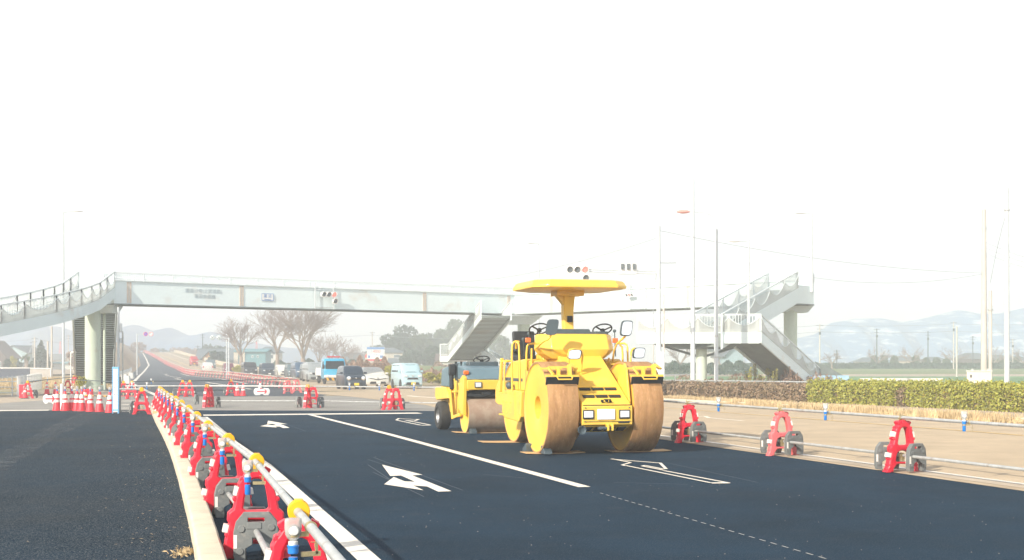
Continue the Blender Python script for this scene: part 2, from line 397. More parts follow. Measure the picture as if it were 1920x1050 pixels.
for a, b in zip(lw, lw[1:]): strip('road_marking', a, b, .19, .006, M['paint'])
strip('road_marking', G(-300,773), G(92,769.5), .9, .010, M['paint'])
for k in range(4): strip('road_marking', G(228, 752+k*6.6), G(268-k*3, 752+k*6.6), .55, .004, M['paint'])
M['chalk2'] = mat('thin_marking_chalk', (.42,.42,.40), .9); a, b = G(1125,925), G(1560,1052); n = 26
for k in range(n):
    p = a.lerp(b, k/n); q = a.lerp(b, (k+.55)/n); strip('chalk_mark', p, q, .016, .006, M['chalk2'])
# arrows
def pa(pts, ox, oy, k): return [tuple(G(ox+x/k, oy+y/k)[:2]) for x, y in pts]
sheet('arrow_marking', pa([(280,235),(1090,435),(885,450),(1670,766),(1405,776),(1180,672),(905,652),(1110,748),(322,628),(515,482),(735,570),(940,578),(660,452),(445,462)], 690, 850, 10.667), .007, M['paint'])
sheet('arrow_marking', pa([(520,225),(1110,332),(880,322),(1172,441),(975,450),(875,405),(735,404),(795,434),(285,392),(520,335),(610,363),(775,363),(670,322),(492,322)], 470, 775, 16), .007, M['paint'])
def outline(pts, off, w, w2=0):
    q = [G(*p)+off for p in pts]
    for i, (a, b) in enumerate(zip(q, q[1:])):
        d = (b-a).normalized(); strip('arrow_marking', a, b, w+w2*abs(d.x)**3, .006+.003*(i % 3), M['paint'])
OA = [(1130+x/7.385, 840+y/7.385) for x, y in ((125,158),(795,212),(880,298),(835,294),(590,246),(545,258),(850,318),(1750,489),(1500,493),(320,252),(270,240),(385,209),(125,158))]
outline(OA, Vector((0,0,0)), .05, .09)
OB = [(720+x/16, 770+y/16) for x, y in ((430,240),(940,268),(1040,270),(920,315),(650,298),(900,345),(1390,440),(1100,444),(370,292),(450,240))]
outline(OB, Vector((0,0,0)), .07, .22)
M['chalk'] = mat('faint_chalk', (.075,.095,.12), .9)
for a_, b_ in (((700,858),(868,920)),((690,862),(775,890)),((700,886),(795,932)),((690,872),(735,902)),((540,797),(574,809)),((1150,905),(1290,909)),((905,890),(985,897)),((905,800),(1010,815)),((1250,868),(1420,905))):
    strip('chalk_mark', G(*a_), G(*b_), .014, .005, M['chalk'])
outline([(1305,781),(1322,781),(1330,784),(1395,790)], Vector((0,0,0)), .13)
outline([(765,742),(785,744),(830,747)], Vector((0,0,0)), .3)
outline([(250,720),(298,743),(330,760)], Vector((0,0,0)), .3)
outline([(386.6,716.8),(428,723),(470,730)], Vector((0,0,0)), .3)
# dusty and compacted bands on the asphalt
M['dust'] = mat('asphalt_dust_band', (.16,.17,.18), .95, alpha=.5, spec=.02, var=.4, vscale=1.5)
_n = M['dust'].node_tree; _z = _n.nodes.new('ShaderNodeTexNoise'); _z.inputs['Scale'].default_value = 2.2; _z.inputs['Detail'].default_value = 9; _z.inputs['Roughness'].default_value = .75
_c = _n.nodes.new('ShaderNodeTexCoord'); _r = _n.nodes.new('ShaderNodeMapRange'); _r.inputs['From Min'].default_value = .44; _r.inputs['From Max'].default_value = .72; _r.inputs['To Max'].default_value = .75
_n.links.new(_c.outputs['Object'], _z.inputs['Vector']); _n.links.new(_z.outputs['Fac'], _r.inputs['Value']); _n.links.new(_r.outputs[0], _n.nodes['Principled BSDF'].inputs['Alpha'])
for k, (pa_, pb_, w_) in enumerate((((0,868),(95,812),.55), ((95,812),(178,774),.75), ((-40,905),(0,868),.5))):
    strip('dust_band', G(*pa_), G(*pb_), w_, .010+.003*k, M['dust'])
# ------------------------------------------------------------------ kerb
mb = MB()
def kerb_run(mb, pts, w, h, step=.6, gap=.012):
    d = [0]
    for a, b in zip(pts, pts[1:]): d.append(d[-1]+(b-a).length)
    def at(s):
        for i in range(len(d)-1):
            if s <= d[i+1]: return pts[i].lerp(pts[i+1], (s-d[i])/(d[i+1]-d[i]))
        return pts[-1]
    s = 0
    while s+step < d[-1]:
        a, b = at(s+gap/2), at(s+step-gap/2); t = (b-a).normalized(); n = Vector((-t.y, t.x, 0)); n = -n if n.x < 0 else n
        prof = [(0,-.1),(0,h*.82),(.02,h*.95),(.045,h),(w-.02,h),(w,h-.02),(w,-.1)]
        j = random.uniform(-.003, .003)
        mb.loft([[p+n*(u+j)+Vector((0,0,v)) for u, v in prof] for p in (a, b)])
        s += step
# smooth the kerb path a little
def smooth_path(pts, it=2):
    for _ in range(it):
        q = [pts[0]]
        for a, b in zip(pts, pts[1:]): q += [a.lerp(b, .25), a.lerp(b, .75)]
        q.append(pts[-1]); pts = q
    return pts
kerb_run(mb, smooth_path(kerb), .21, .17)
o = mb.build('kerb', M['concrete'], smooth=20); o['kind'] = 'structure'
mb = MB(); kerb_run(mb, [G(x, y) for x, y in ((1235,752.5),(1600,771.5),(1920,793),(2400,828))], .18, .14, 2.0, .02)
o = mb.build('far_kerb', M['concrete'], smooth=20); o['kind'] = 'structure'
mb = MB(); kerb_run(mb, [G(x, y) for x, y in ((1215,740),(1600,757),(1920,774),(2400,802))], .15, .22, 2.0, .02)
o = mb.build('hedge_kerb', M['concrete'], smooth=20); o['kind'] = 'structure'
mb = MB(); kerb_run(mb, [G(x, y) for x, y in ((790,728),(850,728.5),(1215,750))], .18, .14, 2.0, .02)
o = mb.build('corner_kerb', M['concrete'], smooth=20); o['kind'] = 'structure'
# ------------------------------------------------------------------ road climbing the far hill
ROWS = [(83,-.25,232,560,850),(110,-.25,247,480,735),(140,-.25,256,428,615),(170,-.25,261,366,525),(200,-.25,266,348,480),(225,.15,272,334,432),
        (252,.9,279,314,388),(300,2.3,274,294,346),(370,4.0,268,276,318),(450,5.0,266,268.5,307),(520,4.9,266,269,304),(700,3.0,266,268,300)]
def row_interp(Y):
    for a, b in zip(ROWS, ROWS[1:]):
        if Y <= b[0]:
            t = max(0, (Y-a[0])/(b[0]-a[0])); return [a[i]+(b[i]-a[i])*t for i in range(5)]
    return list(ROWS[-1])
def RX(i, r): return (r[i]-960)*r[0]/F
RS = []
for a, b in zip(ROWS, ROWS[1:]):
    for k in range(4):
        t = k/4; RS.append(tuple(a[i]+(b[i]-a[i])*t if i < 2 else None for i in range(2))+tuple(((RX(i, a)+(RX(i, b)-RX(i, a))*t)*F/(a[0]+(b[0]-a[0])*t)+960) for i in (2,3,4)))
def ribbon(name, fa, fb, dz, m, rows=RS, kind='structure'):
    mb = MB(); vs = []
    for r in rows: vs += [(fa(r), r[0], r[1]+dz), (fb(r), r[0], r[1]+dz)]
    mb.add(vs, [(2*i, 2*i+1, 2*i+3, 2*i+2) for i in range(len(rows)-1)]); o = mb.build(name, m); o['kind'] = kind; return o
XL, XD, XR = (lambda r: RX(2, r)), (lambda r: RX(3, r)), (lambda r: RX(4, r))
ribbon('hill_road', lambda r: XL(r)-1.6, lambda r: XD(r)+.4, .0, M['far_new'])
ribbon('hill_old_road', lambda r: XD(r)+.4, lambda r: XR(r)+.8, .0, M['old_road'])
ribbon('hill_marking', lambda r: XL(r)-.15, lambda r: XL(r)+.18, .012, M['paint'])
ribbon('hill_marking', lambda r: XR(r)-.1, lambda r: XR(r)+.12, .012, M['paint'], rows=[r for r in RS if r[0] > 190])
ribbon('hill_marking', lambda r: XD(r)-.9, lambda r: XD(r)-.65, .012, M['paint'], rows=[r for r in RS if 110 <= r[0] < 205])
ribbon('hill_marking', lambda r: XD(r)*.5+XR(r)*.5-.1, lambda r: XD(r)*.5+XR(r)*.5+.1, .012, M['paint_yellow'], rows=[r for r in RS if r[0] > 170])
ribbon('hill_marking', lambda r: XL(r)-3.6, lambda r: XL(r)-3.3, .012, M['paint'], rows=[r for r in RS if 83 <= r[0] < 150])
for r in RS:
    if 105 < r[0] < 250:
        f = .50 if r[0] < 200 else .44; x = XL(r)+(XD(r)-XL(r))*f*(1 if r[0] > 140 else .86)
        strip_z = r[1]+.014; mb = MB(); mb.add([(x-.25, r[0], strip_z), (x+.25, r[0], strip_z), (x-.35, r[0]+3, strip_z+.0), (x-.85, r[0]+3, strip_z)], [(0,1,2,3)])
        mb.build('hill_marking', M['paint'])['kind'] = 'structure'
# verge mound on the left of the hill road, slope on the right
mb = MB(); vs = []; cols = [(-1.6,0),(-2.4,.05),(-3.2,.35),(-4.6,1.9),(-6.2,3.0),(-8.4,3.3),(-10.0,2.5),(-11.2,.0)]
rows = [r for r in RS if r[0] >= 110]
for r in rows:
    k = min(1, max(.03, (r[0]-125)/110))*(1 if r[0] < 420 else .6)
    for dx, h in cols:
        wx = dx if dx > -3 else -3+(dx+3)*(.25+.75*k)
        vs.append((XL(r)+wx+(random.uniform(-.25,.25) if h > .3 else 0), r[0], (r[1]+(-.01 if h == 0 else 0)+h*k+(random.uniform(-.15,.15)*k if h > .3 else 0)) if dx > -11 else -.3))
nc = len(cols); mb.add(vs, [(i*nc+j, i*nc+j+1, (i+1)*nc+j+1, (i+1)*nc+j) for i in range(len(rows)-1) for j in range(nc-1)])
M['mound'] = mat('ochre_earth', (.50,.34,.19), .95, col2=(.38,.24,.13), vscale=.12, bump=.5, bscale=3, spots=[(.05,.6,.68,(.2,.24,.1),.6,4)])
mb.build('mound', M['mound'])['kind'] = 'structure'
mb = MB(); vs = []
rows = [r for r in RS if r[0] >= 180]
for r in rows:
    for dx, z in ((.8, r[1]-.01), (3.2, r[1]+.2), (6.5+r[1]*1.2, -.3)): vs.append((XR(r)+dx, r[0], z))
mb.add(vs, [(i*3+j, i*3+j+1, (i+1)*3+j+1, (i+1)*3+j) for i in range(len(rows)-1) for j in range(2)])
mb.build('hill_slope', M['earth'])['kind'] = 'structure'
# ------------------------------------------------------------------ far mountains
def ridge(name, prof, Y, depth, m, seed, zb=-20, rough=1.0):
    """prof: (px, py) skyline; real relief behind and in front of the crest"""
    rnd = np.random.default_rng(seed); s = F/Y; n = 260; x0, x1 = prof[0][0], prof[-1][0]
    xs = np.linspace(x0, x1, n); hs = np.interp(xs, [p[0] for p in prof], [p[1] for p in prof])
    top = EYE+(HOR-hs)/s
    nr = 26; vs = []
    def fbm(u, v):
        t = 0
        for k, (fx, fy, a) in enumerate(ph): t = t+a*np.sin(fx*u+fy*v+k*1.7)
        return t
    ph = [(rnd.uniform(.02,.05)*2**k, rnd.uniform(-6,6), .5**k) for k in range(5)]
    for j in range(nr):
        t = j/(nr-1)           # 0 foot in front, 1 behind
        k = math.sin(PI*min(1, t/.7)/2)**1.15 if t < .7 else math.cos(PI*(t-.7)/.3/2)
        for i in range(n):
            u = xs[i]; rid = fbm(u, t)*rough*(1-abs(k*2-1)**2)*.10
            z = zb+(top[i]-zb)*max(0, (k+rid if t < .7 else k))
            Yj = Y+depth*(t-.7)
            vs.append(((u-960)/s + (rnd.uniform(-1,1)*.3), Yj, z))
    mb = MB().add(vs, [(j*n+i, j*n+i+1, (j+1)*n+i+1, (j+1)*n+i) for j in range(nr-1) for i in range(n-1)])
    o = mb.build(name, m, smooth=180); o['kind'] = 'structure'; return o
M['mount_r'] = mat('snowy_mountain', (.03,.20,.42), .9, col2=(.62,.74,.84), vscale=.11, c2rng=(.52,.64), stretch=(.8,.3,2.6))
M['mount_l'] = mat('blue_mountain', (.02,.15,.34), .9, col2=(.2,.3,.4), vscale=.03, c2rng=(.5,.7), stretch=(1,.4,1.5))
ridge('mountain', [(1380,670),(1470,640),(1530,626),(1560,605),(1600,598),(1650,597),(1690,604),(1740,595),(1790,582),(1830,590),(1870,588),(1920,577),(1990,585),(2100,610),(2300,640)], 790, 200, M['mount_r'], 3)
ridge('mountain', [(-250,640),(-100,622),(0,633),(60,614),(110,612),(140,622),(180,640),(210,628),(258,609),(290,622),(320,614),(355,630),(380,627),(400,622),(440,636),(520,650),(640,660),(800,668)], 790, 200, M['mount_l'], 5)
# ------------------------------------------------------------------ haze
mb = MB().box((0, 690, 59), (1900, 1440, 122)); hz = mb.build('haze', M['white'], smooth=0)
hm = bpy.data.materials.new('haze'); hm.use_nodes = True; n = hm.node_tree; n.nodes.clear()
ho = n.nodes.new('ShaderNodeOutputMaterial'); hv = n.nodes.new('ShaderNodeVolumePrincipled')
hv.inputs['Color'].default_value = (.90,.955,1.0,1); hv.inputs['Density'].default_value = HAZE_DENSITY; hv.inputs['Anisotropy'].default_value = 0.0
n.links.new(hv.outputs[0], ho.inputs['Volume']); hz.data.materials.clear(); hz.data.materials.append(hm); hz['kind'] = 'stuff'
# ================================================================== BARRICADES
# frame local: x across the frame, y along the pipe, z up. Height 0.80 m
def arc(cx, cz, r, a0, a1, n=6): return [(cx+r*math.cos(R(a0+(a1-a0)*i/n)), cz+r*math.sin(R(a0+(a1-a0)*i/n))) for i in range(n+1)]
def half_outline():
    right = [(.285,0),(.285,.055),(.262,.085),(.25,.16),(.232,.25),(.222,.30),(.235,.325),(.232,.385),(.205,.41),(.19,.42),(.18,.47),(.165,.55),(.150,.60),(.155,.625),(.135,.665),(.112,.69),(.085,.735),(.045,.76)]
    return right
def frame_plate(mat_thick=.085):
    r = half_outline(); lft = [(-x, z) for x, z in reversed(r)]
    foot = [(-.175,0),(-.165,.06),(-.12,.115),(-.06,.125),(.06,.125),(.12,.115),(.165,.06),(.175,0)]
    outer = r+lft+foot
    upper = [(.105,.425),(.095,.50),(.075,.60),(.05,.655),(.02,.67),(-.02,.67),(-.05,.655),(-.075,.60),(-.095,.50),(-.105,.425),(-.085,.405),(.085,.405)]
    lower = [(.135,.17),(.125,.24),(.105,.295),(.05,.322),(-.05,.322),(-.105,.295),(-.125,.24),(-.135,.17),(-.10,.155),(.10,.155)]
    return outer, [upper, lower]
def make_barricade(label, clip='yellow', red='red'):
    t = thing('barricade', label, 'barricade', (0,0,0), 0, 'single-pipe barricades')
    o, h = frame_plate(); mb = MB().plate(o, h, .085, rim=.015, rimd=-.016)
    for sx in (-1, 1):
        for (x, z) in ((.205,.365),(.243,.11),(.175,.50),(.12,.665),(.232,.20)):
            mb.cyl((sx*x, 0, z), .020, .108, 'y', 10); mb.cyl((sx*x, 0, z), .011, .118, 'y', 8)
        mb.box((sx*.262,0,.02),(.075,.125,.04), top=(.05,.10))
        mb.box((sx*.085,0,.737),(.05,.115,.05), ry=sx*.5)
    mb.box((0,0,.365),(.27,.1,.035)); mb.box((0,0,.14),(.22,.1,.03))
    mb.box((0,0,.755),(.085,.1,.05), top=(.06,.1))
    mb.build('frame', M[red], t, smooth=24, bevel=.004, segs=1)
    b = MB()
    for sx in (-1, 1):
        for (x, z, l) in ((.155,.565,.075),(.238,.255,.065)):
            MB().box((sx*x, 0, z), (.058,.098,l), ry=sx*R(-11)).build('reflective_band', M['band'], t)
    c = MB()
    if clip == 'yellow':
        # saddle clip: a rounded plate with a hole for the pipe
        pr = arc(0, .815, .062, -35, 215, 14)+[(-.055,.745),(-.03,.735),(.03,.735),(.055,.745)]
        c.prism(pr, -.055, -.030, 'y'); c.prism(pr, .030, .055, 'y')
        c.box((0,0,.872),(.05,.09,.018)); c.box((0,0,.755),(.07,.09,.03))
        c.build('pipe_clip', M['clip'], t, bevel=.004, segs=1)
    else:
        c.lathe([(.030,-.03),(.040,-.03),(.040,.03),(.030,.03)], (0,0,.815), 12, 'y'); c.box((.04,0,.83),(.05,.04,.03)); c.box((-.05,0,.80),(.04,.03,.03)); c.box((0,0,.77),(.04,.05,.03))
        c.tube([(-.05,0,.83),(-.055,0,.86),(-.05,0,.875)], .008, 6)
        c.build('pipe_clamp', M['brass'], t)
    c = MB().lathe([(.027,-.03),(.040,-.03),(.040,.03),(.027,.03)], (0,0,.25), 12, 'y'); c.box((0,0,.20),(.05,.07,.06)); c.box((.04,0,.25),(.05,.05,.03))
    c.build('lower_clamp', M['brass'], t)
    return t
def make_weight(label):
    t = thing('counterweight', label, 'counterweight', (0,0,0), 0, 'counterweights on the lower pipes')
    out_ = [(.105,.44),(.165,.36),(.185,.24),(.185,.06),(.17,.0),(.085,.0),(.085,.12),(.035,.155),(.035,.215),(-.03,.215),(-.03,.155),(-.085,.12),(-.085,.0),(-.17,.0),(-.185,.06),(-.185,.27),(-.165,.36),(-.105,.44)]
    hole = [(-.068,.355),(.068,.355),(.068,.392),(-.068,.392)]
    out_ = [(x, z*.93) for x, z in out_]; hole = [(x, z*.93) for x, z in hole]
    mb = MB().plate(out_, [hole], .075)
    mb.box((-.015,0,.30),(.12,.088,.055))
    k = mb
    for x, z in ((-.12,.275),(.125,.285),(-.13,.09),(.13,.09)):
        k.lathe([(.016,-.048),(.030,-.048),(.030,.048),(.016,.048)], (x,0,z), 12, 'y'); k.cyl((x,0,z), .012, .09, 'y', 8)
    mb.build('block', M['grey_pl'], t, smooth=20, bevel=.004, segs=1)
    MB().box((-.168,0,.17),(.028,.082,.11)).build('side_band', M['band'], t)
    return t
def make_pipe(a, b, r, label, group, m='steel'):
    a, b = Vector(a), Vector(b); mid = (a+b)/2; mb = MB()
    d = (b-a); L_ = d.length; ang = math.atan2(d.y, d.x)
    k = 4; pts = [(-L_/2+L_*i/k, 0, 0) for i in range(k+1)]
    sl = (b.z-a.z)/L_
    mb.tube([(p[0], 0, p[0]*sl) for p in pts], r, 14)
    o = mb.build('steel_pipe', M[m], None, smooth=50); o.location = mid; o.rotation_euler = (0,0,ang)
    return tag(o, label, 'pipe', group)
def make_lamp(label, dz=0):
    # local: clamp on the pipe at origin, lamp held out along -x
    t = thing('warning_lamp', label, 'warning lamp', (0,0,0), 0, 'clear dome warning lamps')
    D = MB()
    rings = []
    for z, hw, hd in ((.035,.012,.012),(.05,.03,.018),(.07,.041,.022),(.10,.044,.024),(.135,.044,.024),(.148,.042,.022),(.151,.036,.016)):
        n = 16; rings.append([(-.09+hw*math.copysign(abs(math.cos(2*PI*k/n))**.7, math.cos(2*PI*k/n)), hd*math.copysign(abs(math.sin(2*PI*k/n))**.8, math.sin(2*PI*k/n)), z) for k in range(n)])
    D.loft(rings).build('dome', M['lens'], t, smooth=60)
    MB().lathe([(.0,-.03),(.020,-.03),(.032,-.012),(.034,.0),(.032,.012),(.020,.03),(0,.03)], (-.09,0,.088), 14, 'y').build('reflector', M['white'], t)
    MB().lathe([(.020,.010),(.024,.018),(.024,.034),(.012,.036)], (-.09,0,0), 14).build('collar', M['white'], t)
    b = MB().lathe([(.024,-.028),(.027,-.024),(.027,.004),(.030,.006),(.030,.014),(.022,.016)], (-.09,0,0), 16)
    b.lathe([(.0,-.125),(.020,-.125),(.023,-.12),(.023,-.045),(.020,-.045)], (-.09,0,0), 16); b.build('battery_case', M['blue'], t)
    c = MB().lathe([(.024,-.044),(.0255,-.044),(.0255,-.028),(.024,-.028)], (-.09,0,0), 14)
    c.box((-.045,0,-.034),(.07,.012,.022)); c.box((-.03,.012,-.03),(.03,.014,.018)); c.lathe([(.0255,-.012),(.031,-.012),(.031,.012),(.0255,.012)], (.0,0,0), 14, 'y')
    if dz:
        for ch in t.children: ch.data.transform(Matrix.Translation((0,0,dz)))
        c.box((-.0,0,dz-.034),(.10,.014,.024)); c.box((.03,0,dz/2-.02),(.012,.014,-dz+.03))
    c.tube([(.02,0,-.035),(.035,0.01,-.06),(.02,.0,-.09),(.028,.0,-.13)], .003, 5); c.tube([(.0,0,-.075),(.05,0,-.08)], .003, 5)
    c.build('clamp', M['brass'], t)
    return t
used = {}
protos = {'y': make_barricade('', 'yellow'), 'c': make_barricade('', 'clamp'), 'cp': make_barricade('', 'clamp', 'redpale'), 'w': make_weight(''), 'l': make_lamp(''), 'l2': make_lamp('', -.10)}
def put(k, label, loc, rz, group=None, ry=0):
    o = place(protos[k], used.get(k), label, loc, rz, group, ry); used[k] = True
    if k in ('y', 'c', 'cp'): o.rotation_euler = (R(random.uniform(-1.2,1.2)), R(random.uniform(-1.5,1.5)), rz)
    return o
# --- near row beside the kerb
NB = 13
row = []
for i in range(NB):
    Y = 10.75+3.0*(i-1) if i else 7.15
    X = -2.16-.300*(Y-10.75) if i else -1.20 - (0 if Y < 30 else .012*(Y-30)**1.3)
    row.append(Vector((X, Y, gz(Y))))
PH = .815
where = lambda i: 'nearest of all, cut by the frame' if i == 0 else f'{ORD[i]} from the near end'
lat = lambda a, b: math.atan2((b-a).y, (b-a).x)-PI/2
for i, p in enumerate(row):
    a, b = row[max(0, i-1)], row[min(NB-1, i+1)]; rz = lat(a, b)+R(random.uniform(-5, 5))
    t = (b-a).normalized()
    put('y', f'red barricade with yellow clip beside the kerb, {where(i)}', p, rz, 'barricades beside the kerb')
    for sgn, kk in ((-1, 'front'), (1, 'back')):
        q = p+t*sgn*(.15+random.uniform(0, .04)); q = q+Vector((random.uniform(-.03,.05),0,0)); q.z = p.z+.0
        put('w', f'grey counterweight on the {kk} of the kerbside barricade {where(i)}', q, rz+R(random.uniform(-12, 12)), 'counterweights beside the kerb')
for i in range(0, NB-1):
    a, b = row[i], row[i+1]; u = (b-a).normalized()*.0
    e = (b-a).normalized()*.012
    make_pipe(a+Vector((0,0,PH))+e, b+Vector((0,0,PH))-e, .0243, f'top pipe of the kerbside row between {ORD[i]} and {ORD[i+1]} barricade', 'top pipes of the kerbside row')
    make_pipe(a+Vector((0,0,.25))+e*6, b+Vector((0,0,.25))-e*6, .0243, f'low pipe of the kerbside row between {ORD[i]} and {ORD[i+1]} barricade', 'low pipes of the kerbside row')
d = (row[0]-row[1]).normalized(); make_pipe(row[0]+Vector((0,0,PH))+d*.012, row[0]+Vector((0,0,PH))+d*2.5, .0243, 'top pipe of the kerbside row running out of the bottom of the frame', 'top pipes of the kerbside row')
for i in range(12):
    if i == 0: p = row[0]+(row[0]-row[1]).normalized()*.72
    else: p = row[i]+(row[i-1]-row[i]).normalized()*.55
    put('l2', f'clear lamp with blue case on the kerbside pipe at its {ORD[i]} barricade' if i else 'clear lamp with blue case low in the frame, largest of the kerbside lamps', p+Vector((0,0,PH)), lat(row[0], row[3])+R(random.uniform(-8, 8)), 'lamps on the kerbside pipe')
# --- right-hand row along the old road
def at_base(px, py): return G(px, py)
rrow = [at_base(1292,830), at_base(1467,854), at_base(1690,885)]
dR = (rrow[2]-rrow[0])/2; rrow = [rrow[0]-dR*3, rrow[0]-dR*2, rrow[0]-dR]+rrow+[rrow[2]+dR]
for i, p in enumerate(rrow):
    vis = i-3
    rz = lat(rrow[6], rrow[0])+R(random.uniform(-3, 3))
    if i < 3: txt = ['farthest, hidden behind the big roller', 'second farthest, behind the big roller', 'just behind the right drum of the big roller'][i]
    elif i == 6: txt = 'outside the right edge of the frame'
    else: txt = ['farthest one clear of the roller', 'pale sun-faded one in the middle', 'nearest one at the right'][vis]
    if i < 3: continue
    if i == 6: continue
    put('cp' if i == 4 else 'c', f'red barricade along the old road, {txt}', p, rz, 'barricades along the old road')
    t = (rrow[6]-rrow[0]).normalized()
    for sgn, kk in ((1, 'near'), (-1, 'far')):
        q = p+t*sgn*.20+Vector((.10*sgn*1.0,0,0)); q.z = p.z+.03
        put('w', f'grey counterweight, {kk} side of the old-road barricade, {txt}', q, rz+R(12*sgn), 'counterweights along the old road')
for i in range(1, 6):
    a, b = rrow[i], rrow[i+1]; e = (b-a).normalized()*.012; nm = ['','behind the big roller','beside the roller drum','between the first two clear barricades','between the pale and the nearest barricade','running out of the frame at the right'][i]
    make_pipe(a+Vector((0,0,PH))+e, b+Vector((0,0,PH))-e, .0243, f'galvanised top pipe of the old-road row, {nm}', 'top pipes of the old-road row')
    make_pipe(a+Vector((0,0,.25))+e*5, b+Vector((0,0,.25))-e*5, .0243, f'galvanised low pipe of the old-road row, {nm}', 'low pipes of the old-road row')
for k, (px, nm) in enumerate(((1356,'left of the pale barricade'), (1558,'midway between two red barricades'), (1820,'near the right edge'))):
    for i in range(3, 6):
        a, b = rrow[i], rrow[i+1]; pa, pb = 960+a.x/a.y*F, 960+b.x/b.y*F
        if pa <= px <= pb:
            lo, hi = 0, 1
            for _ in range(30):
                m_ = (lo+hi)/2; q = a.lerp(b, m_); lo, hi = (m_, hi) if 960+q.x/q.y*F < px else (lo, m_)
            put('l', f'small clear lamp with blue case on the old-road pipe {nm}', a.lerp(b, lo)+Vector((0,0,PH)), 0, 'lamps on the old-road pipe')
# --- barriers across the junction
def cross_bar(specs, kindk, pipes, grp, txt):
    for i, (px, py, rz, k) in enumerate(specs):
        put(k, f'red A-frame barricade {txt[i]}', G(px, py), R(rz), grp)
cb = [(388,764,78,'y','standing edge-on across the junction, left pair, front'),(393,763,70,'c','standing edge-on across the junction, left pair, rear'),
      (577,765,72,'y','across the junction mouth, centre pair, left'),(587,764,20,'c','across the junction mouth, centre pair, right'),
      (730,768,30,'y','across the junction mouth beside the big roller, left of the pair'),(742,768,24,'c','across the junction mouth beside the big roller, right of the pair'),
      (342,744,15,'y','at the foot of the new hill road, left of two'),(355,744,8,'y','at the foot of the new hill road, right of two'),
      (433,741,25,'y','beside the two cones in the junction'),(266,777,6,'y','with yellow clip at the corner where the kerb begins'),
      (247,748,4,'y','behind the corner, at the left edge of the new hill road'),(231,748,12,'y','just right of the tall blue-framed board'),
      (557,736,20,'cp','at the end of the long row near the queue of cars'),(540,738,30,'cp','pale one at the tail of the row near the queue of cars'),
      (52,747,10,'y','beside the white posts on the left verge'),(139,726,12,'y','pair on the footpath left of the stair, front'),(143,727,60,'y','pair on the footpath left of the stair, rear'),
      (127,738,30,'c','beside the path behind the row of cones'),(303,776,5,'y','beyond the far end of the kerb')]
for px, py, rz, k, tx in cb: put(k, 'red barricade '+tx, G(px, py), R(rz), 'barricades around the junction')
wt = [(560,764,70,'left of the centre pair of barricades'),(601,764,60,'right of the centre pair of barricades'),(717,767,75,'left of the pair beside the big roller'),(750,767,20,'right of the pair beside the big roller'),
      (368,758,80,'left of the edge-on pair'),(408,764,75,'right of the edge-on pair'),(330,742,20,'left of the two barricades at the foot of the hill road'),(363,742,60,'right of the two barricades at the foot of the hill road'),
      (425,740,20,'beside the barricade near the two cones'),(252,775,50,'leaning at the corner barricade'),(258,747,55,'behind the corner barricade'),(65,746,60,'beside the barricade at the white posts')]
for px, py, rz, tx in wt: put('w', 'grey counterweight '+tx, G(px, py), R(rz), 'counterweights around the junction')
def pipe_px(p0, p1, h, label, m='steel'):
    a, b = G(*p0), G(*p1); make_pipe(a+Vector((0,0,h)), b+Vector((0,0,h)), .0243, label, 'pipes around the junction', m)
pipe_px((393,764), (577,765), PH, 'top pipe across the junction from the edge-on pair to the centre pair')
pipe_px((587,765), (730,768), PH, 'top pipe across the junction from the centre pair to the roller pair')
pipe_px((742,768), (930,772), PH, 'top pipe running behind the rollers from the junction pair')
pipe_px((235,764), (385,764), PH, 'top pipe from the blue-framed board to the edge-on pair')
pipe_px((408,764), (560,764), .25, 'low pipe across the junction from the edge-on pair to the centre pair')
pipe_px((601,764), (717,767), .25, 'low pipe across the junction from the centre to the roller pair')
pipe_px((750,767), (925,771), .25, 'low pipe running behind the rollers from the junction pair')
pipe_px((225,776), (266,777), PH, 'top pipe joining the corner barricade to the blue-framed board')
pipe_px((247,746), (433,741), PH, 'dark top pipe across the foot of the new hill road', 'blackmetal')
pipe_px((433,741), (557,736), PH, 'dark top pipe leading to the end of the long row', 'blackmetal')
pipe_px((363,742), (425,740), .25, 'low pipe across the foot of the new hill road', 'blackmetal')
pipe_px((52,747), (143,727), PH, 'dark pipe across the footpath on the left verge', 'blackmetal')
pipe_px((127,738), (231,748), PH, 'dark pipe passing in front of the stair foot', 'blackmetal')
for px, py, h, tx in ((660,767,PH,'below the grey car mirror on the junction pipe'),(716,768,PH,'on the junction pipe below the white saloon'),(781,769,PH,'on the junction pipe below the boxy pale blue van'),(280,764,PH,'on the pipe left of the edge-on pair'),(287,745,PH,'on the dark pipe below the hill road'),(252,764,PH,'on the pipe just right of the blue-framed board'),(92,737,PH,'on the dark pipe over the footpath'),(478,739,PH,'on the dark pipe left of the arrow board')):
    put('l', 'small clear lamp with blue case '+tx, G(px, py)+Vector((0,0,h)), 0, 'lamps around the junction')
# --- long row separating the new hill road from the old one
def light_barricade():
    t = thing('barricade', 'x', 'barricade')
    mb = MB(); o, h = frame_plate(); r = half_outline()
    for sx in (-1, 1):
        mb.bar((sx*.25,0,0),(sx*.21,0,.38),.065,.075,(0,1,0)); mb.bar((sx*.205,0,.38),(sx*.10,0,.70),.06,.075,(0,1,0)); mb.bar((sx*.10,0,.70),(0,0,.77),.06,.07,(0,1,0))
    mb.box((0,0,.37),(.36,.07,.06)); mb.box((0,0,.13),(.40,.07,.05)); mb.build('frame', M['redpale'], t)
    b = MB()
    for sx in (-1, 1):
        MB().bar((sx*.168,0,.50),(sx*.142,0,.58),.066,.081,(0,1,0)).build('reflective_band', M['band'], t); MB().bar((sx*.238,0,.16),(sx*.228,0,.24),.070,.081,(0,1,0)).build('reflective_band', M['band'], t)
    MB().cyl((0,0,.80), .035, .05, 'y', 8).build('pipe_clip', M['band'], t)
    return t
protos['lb'] = light_barricade()
pts = []
Y = 84.0
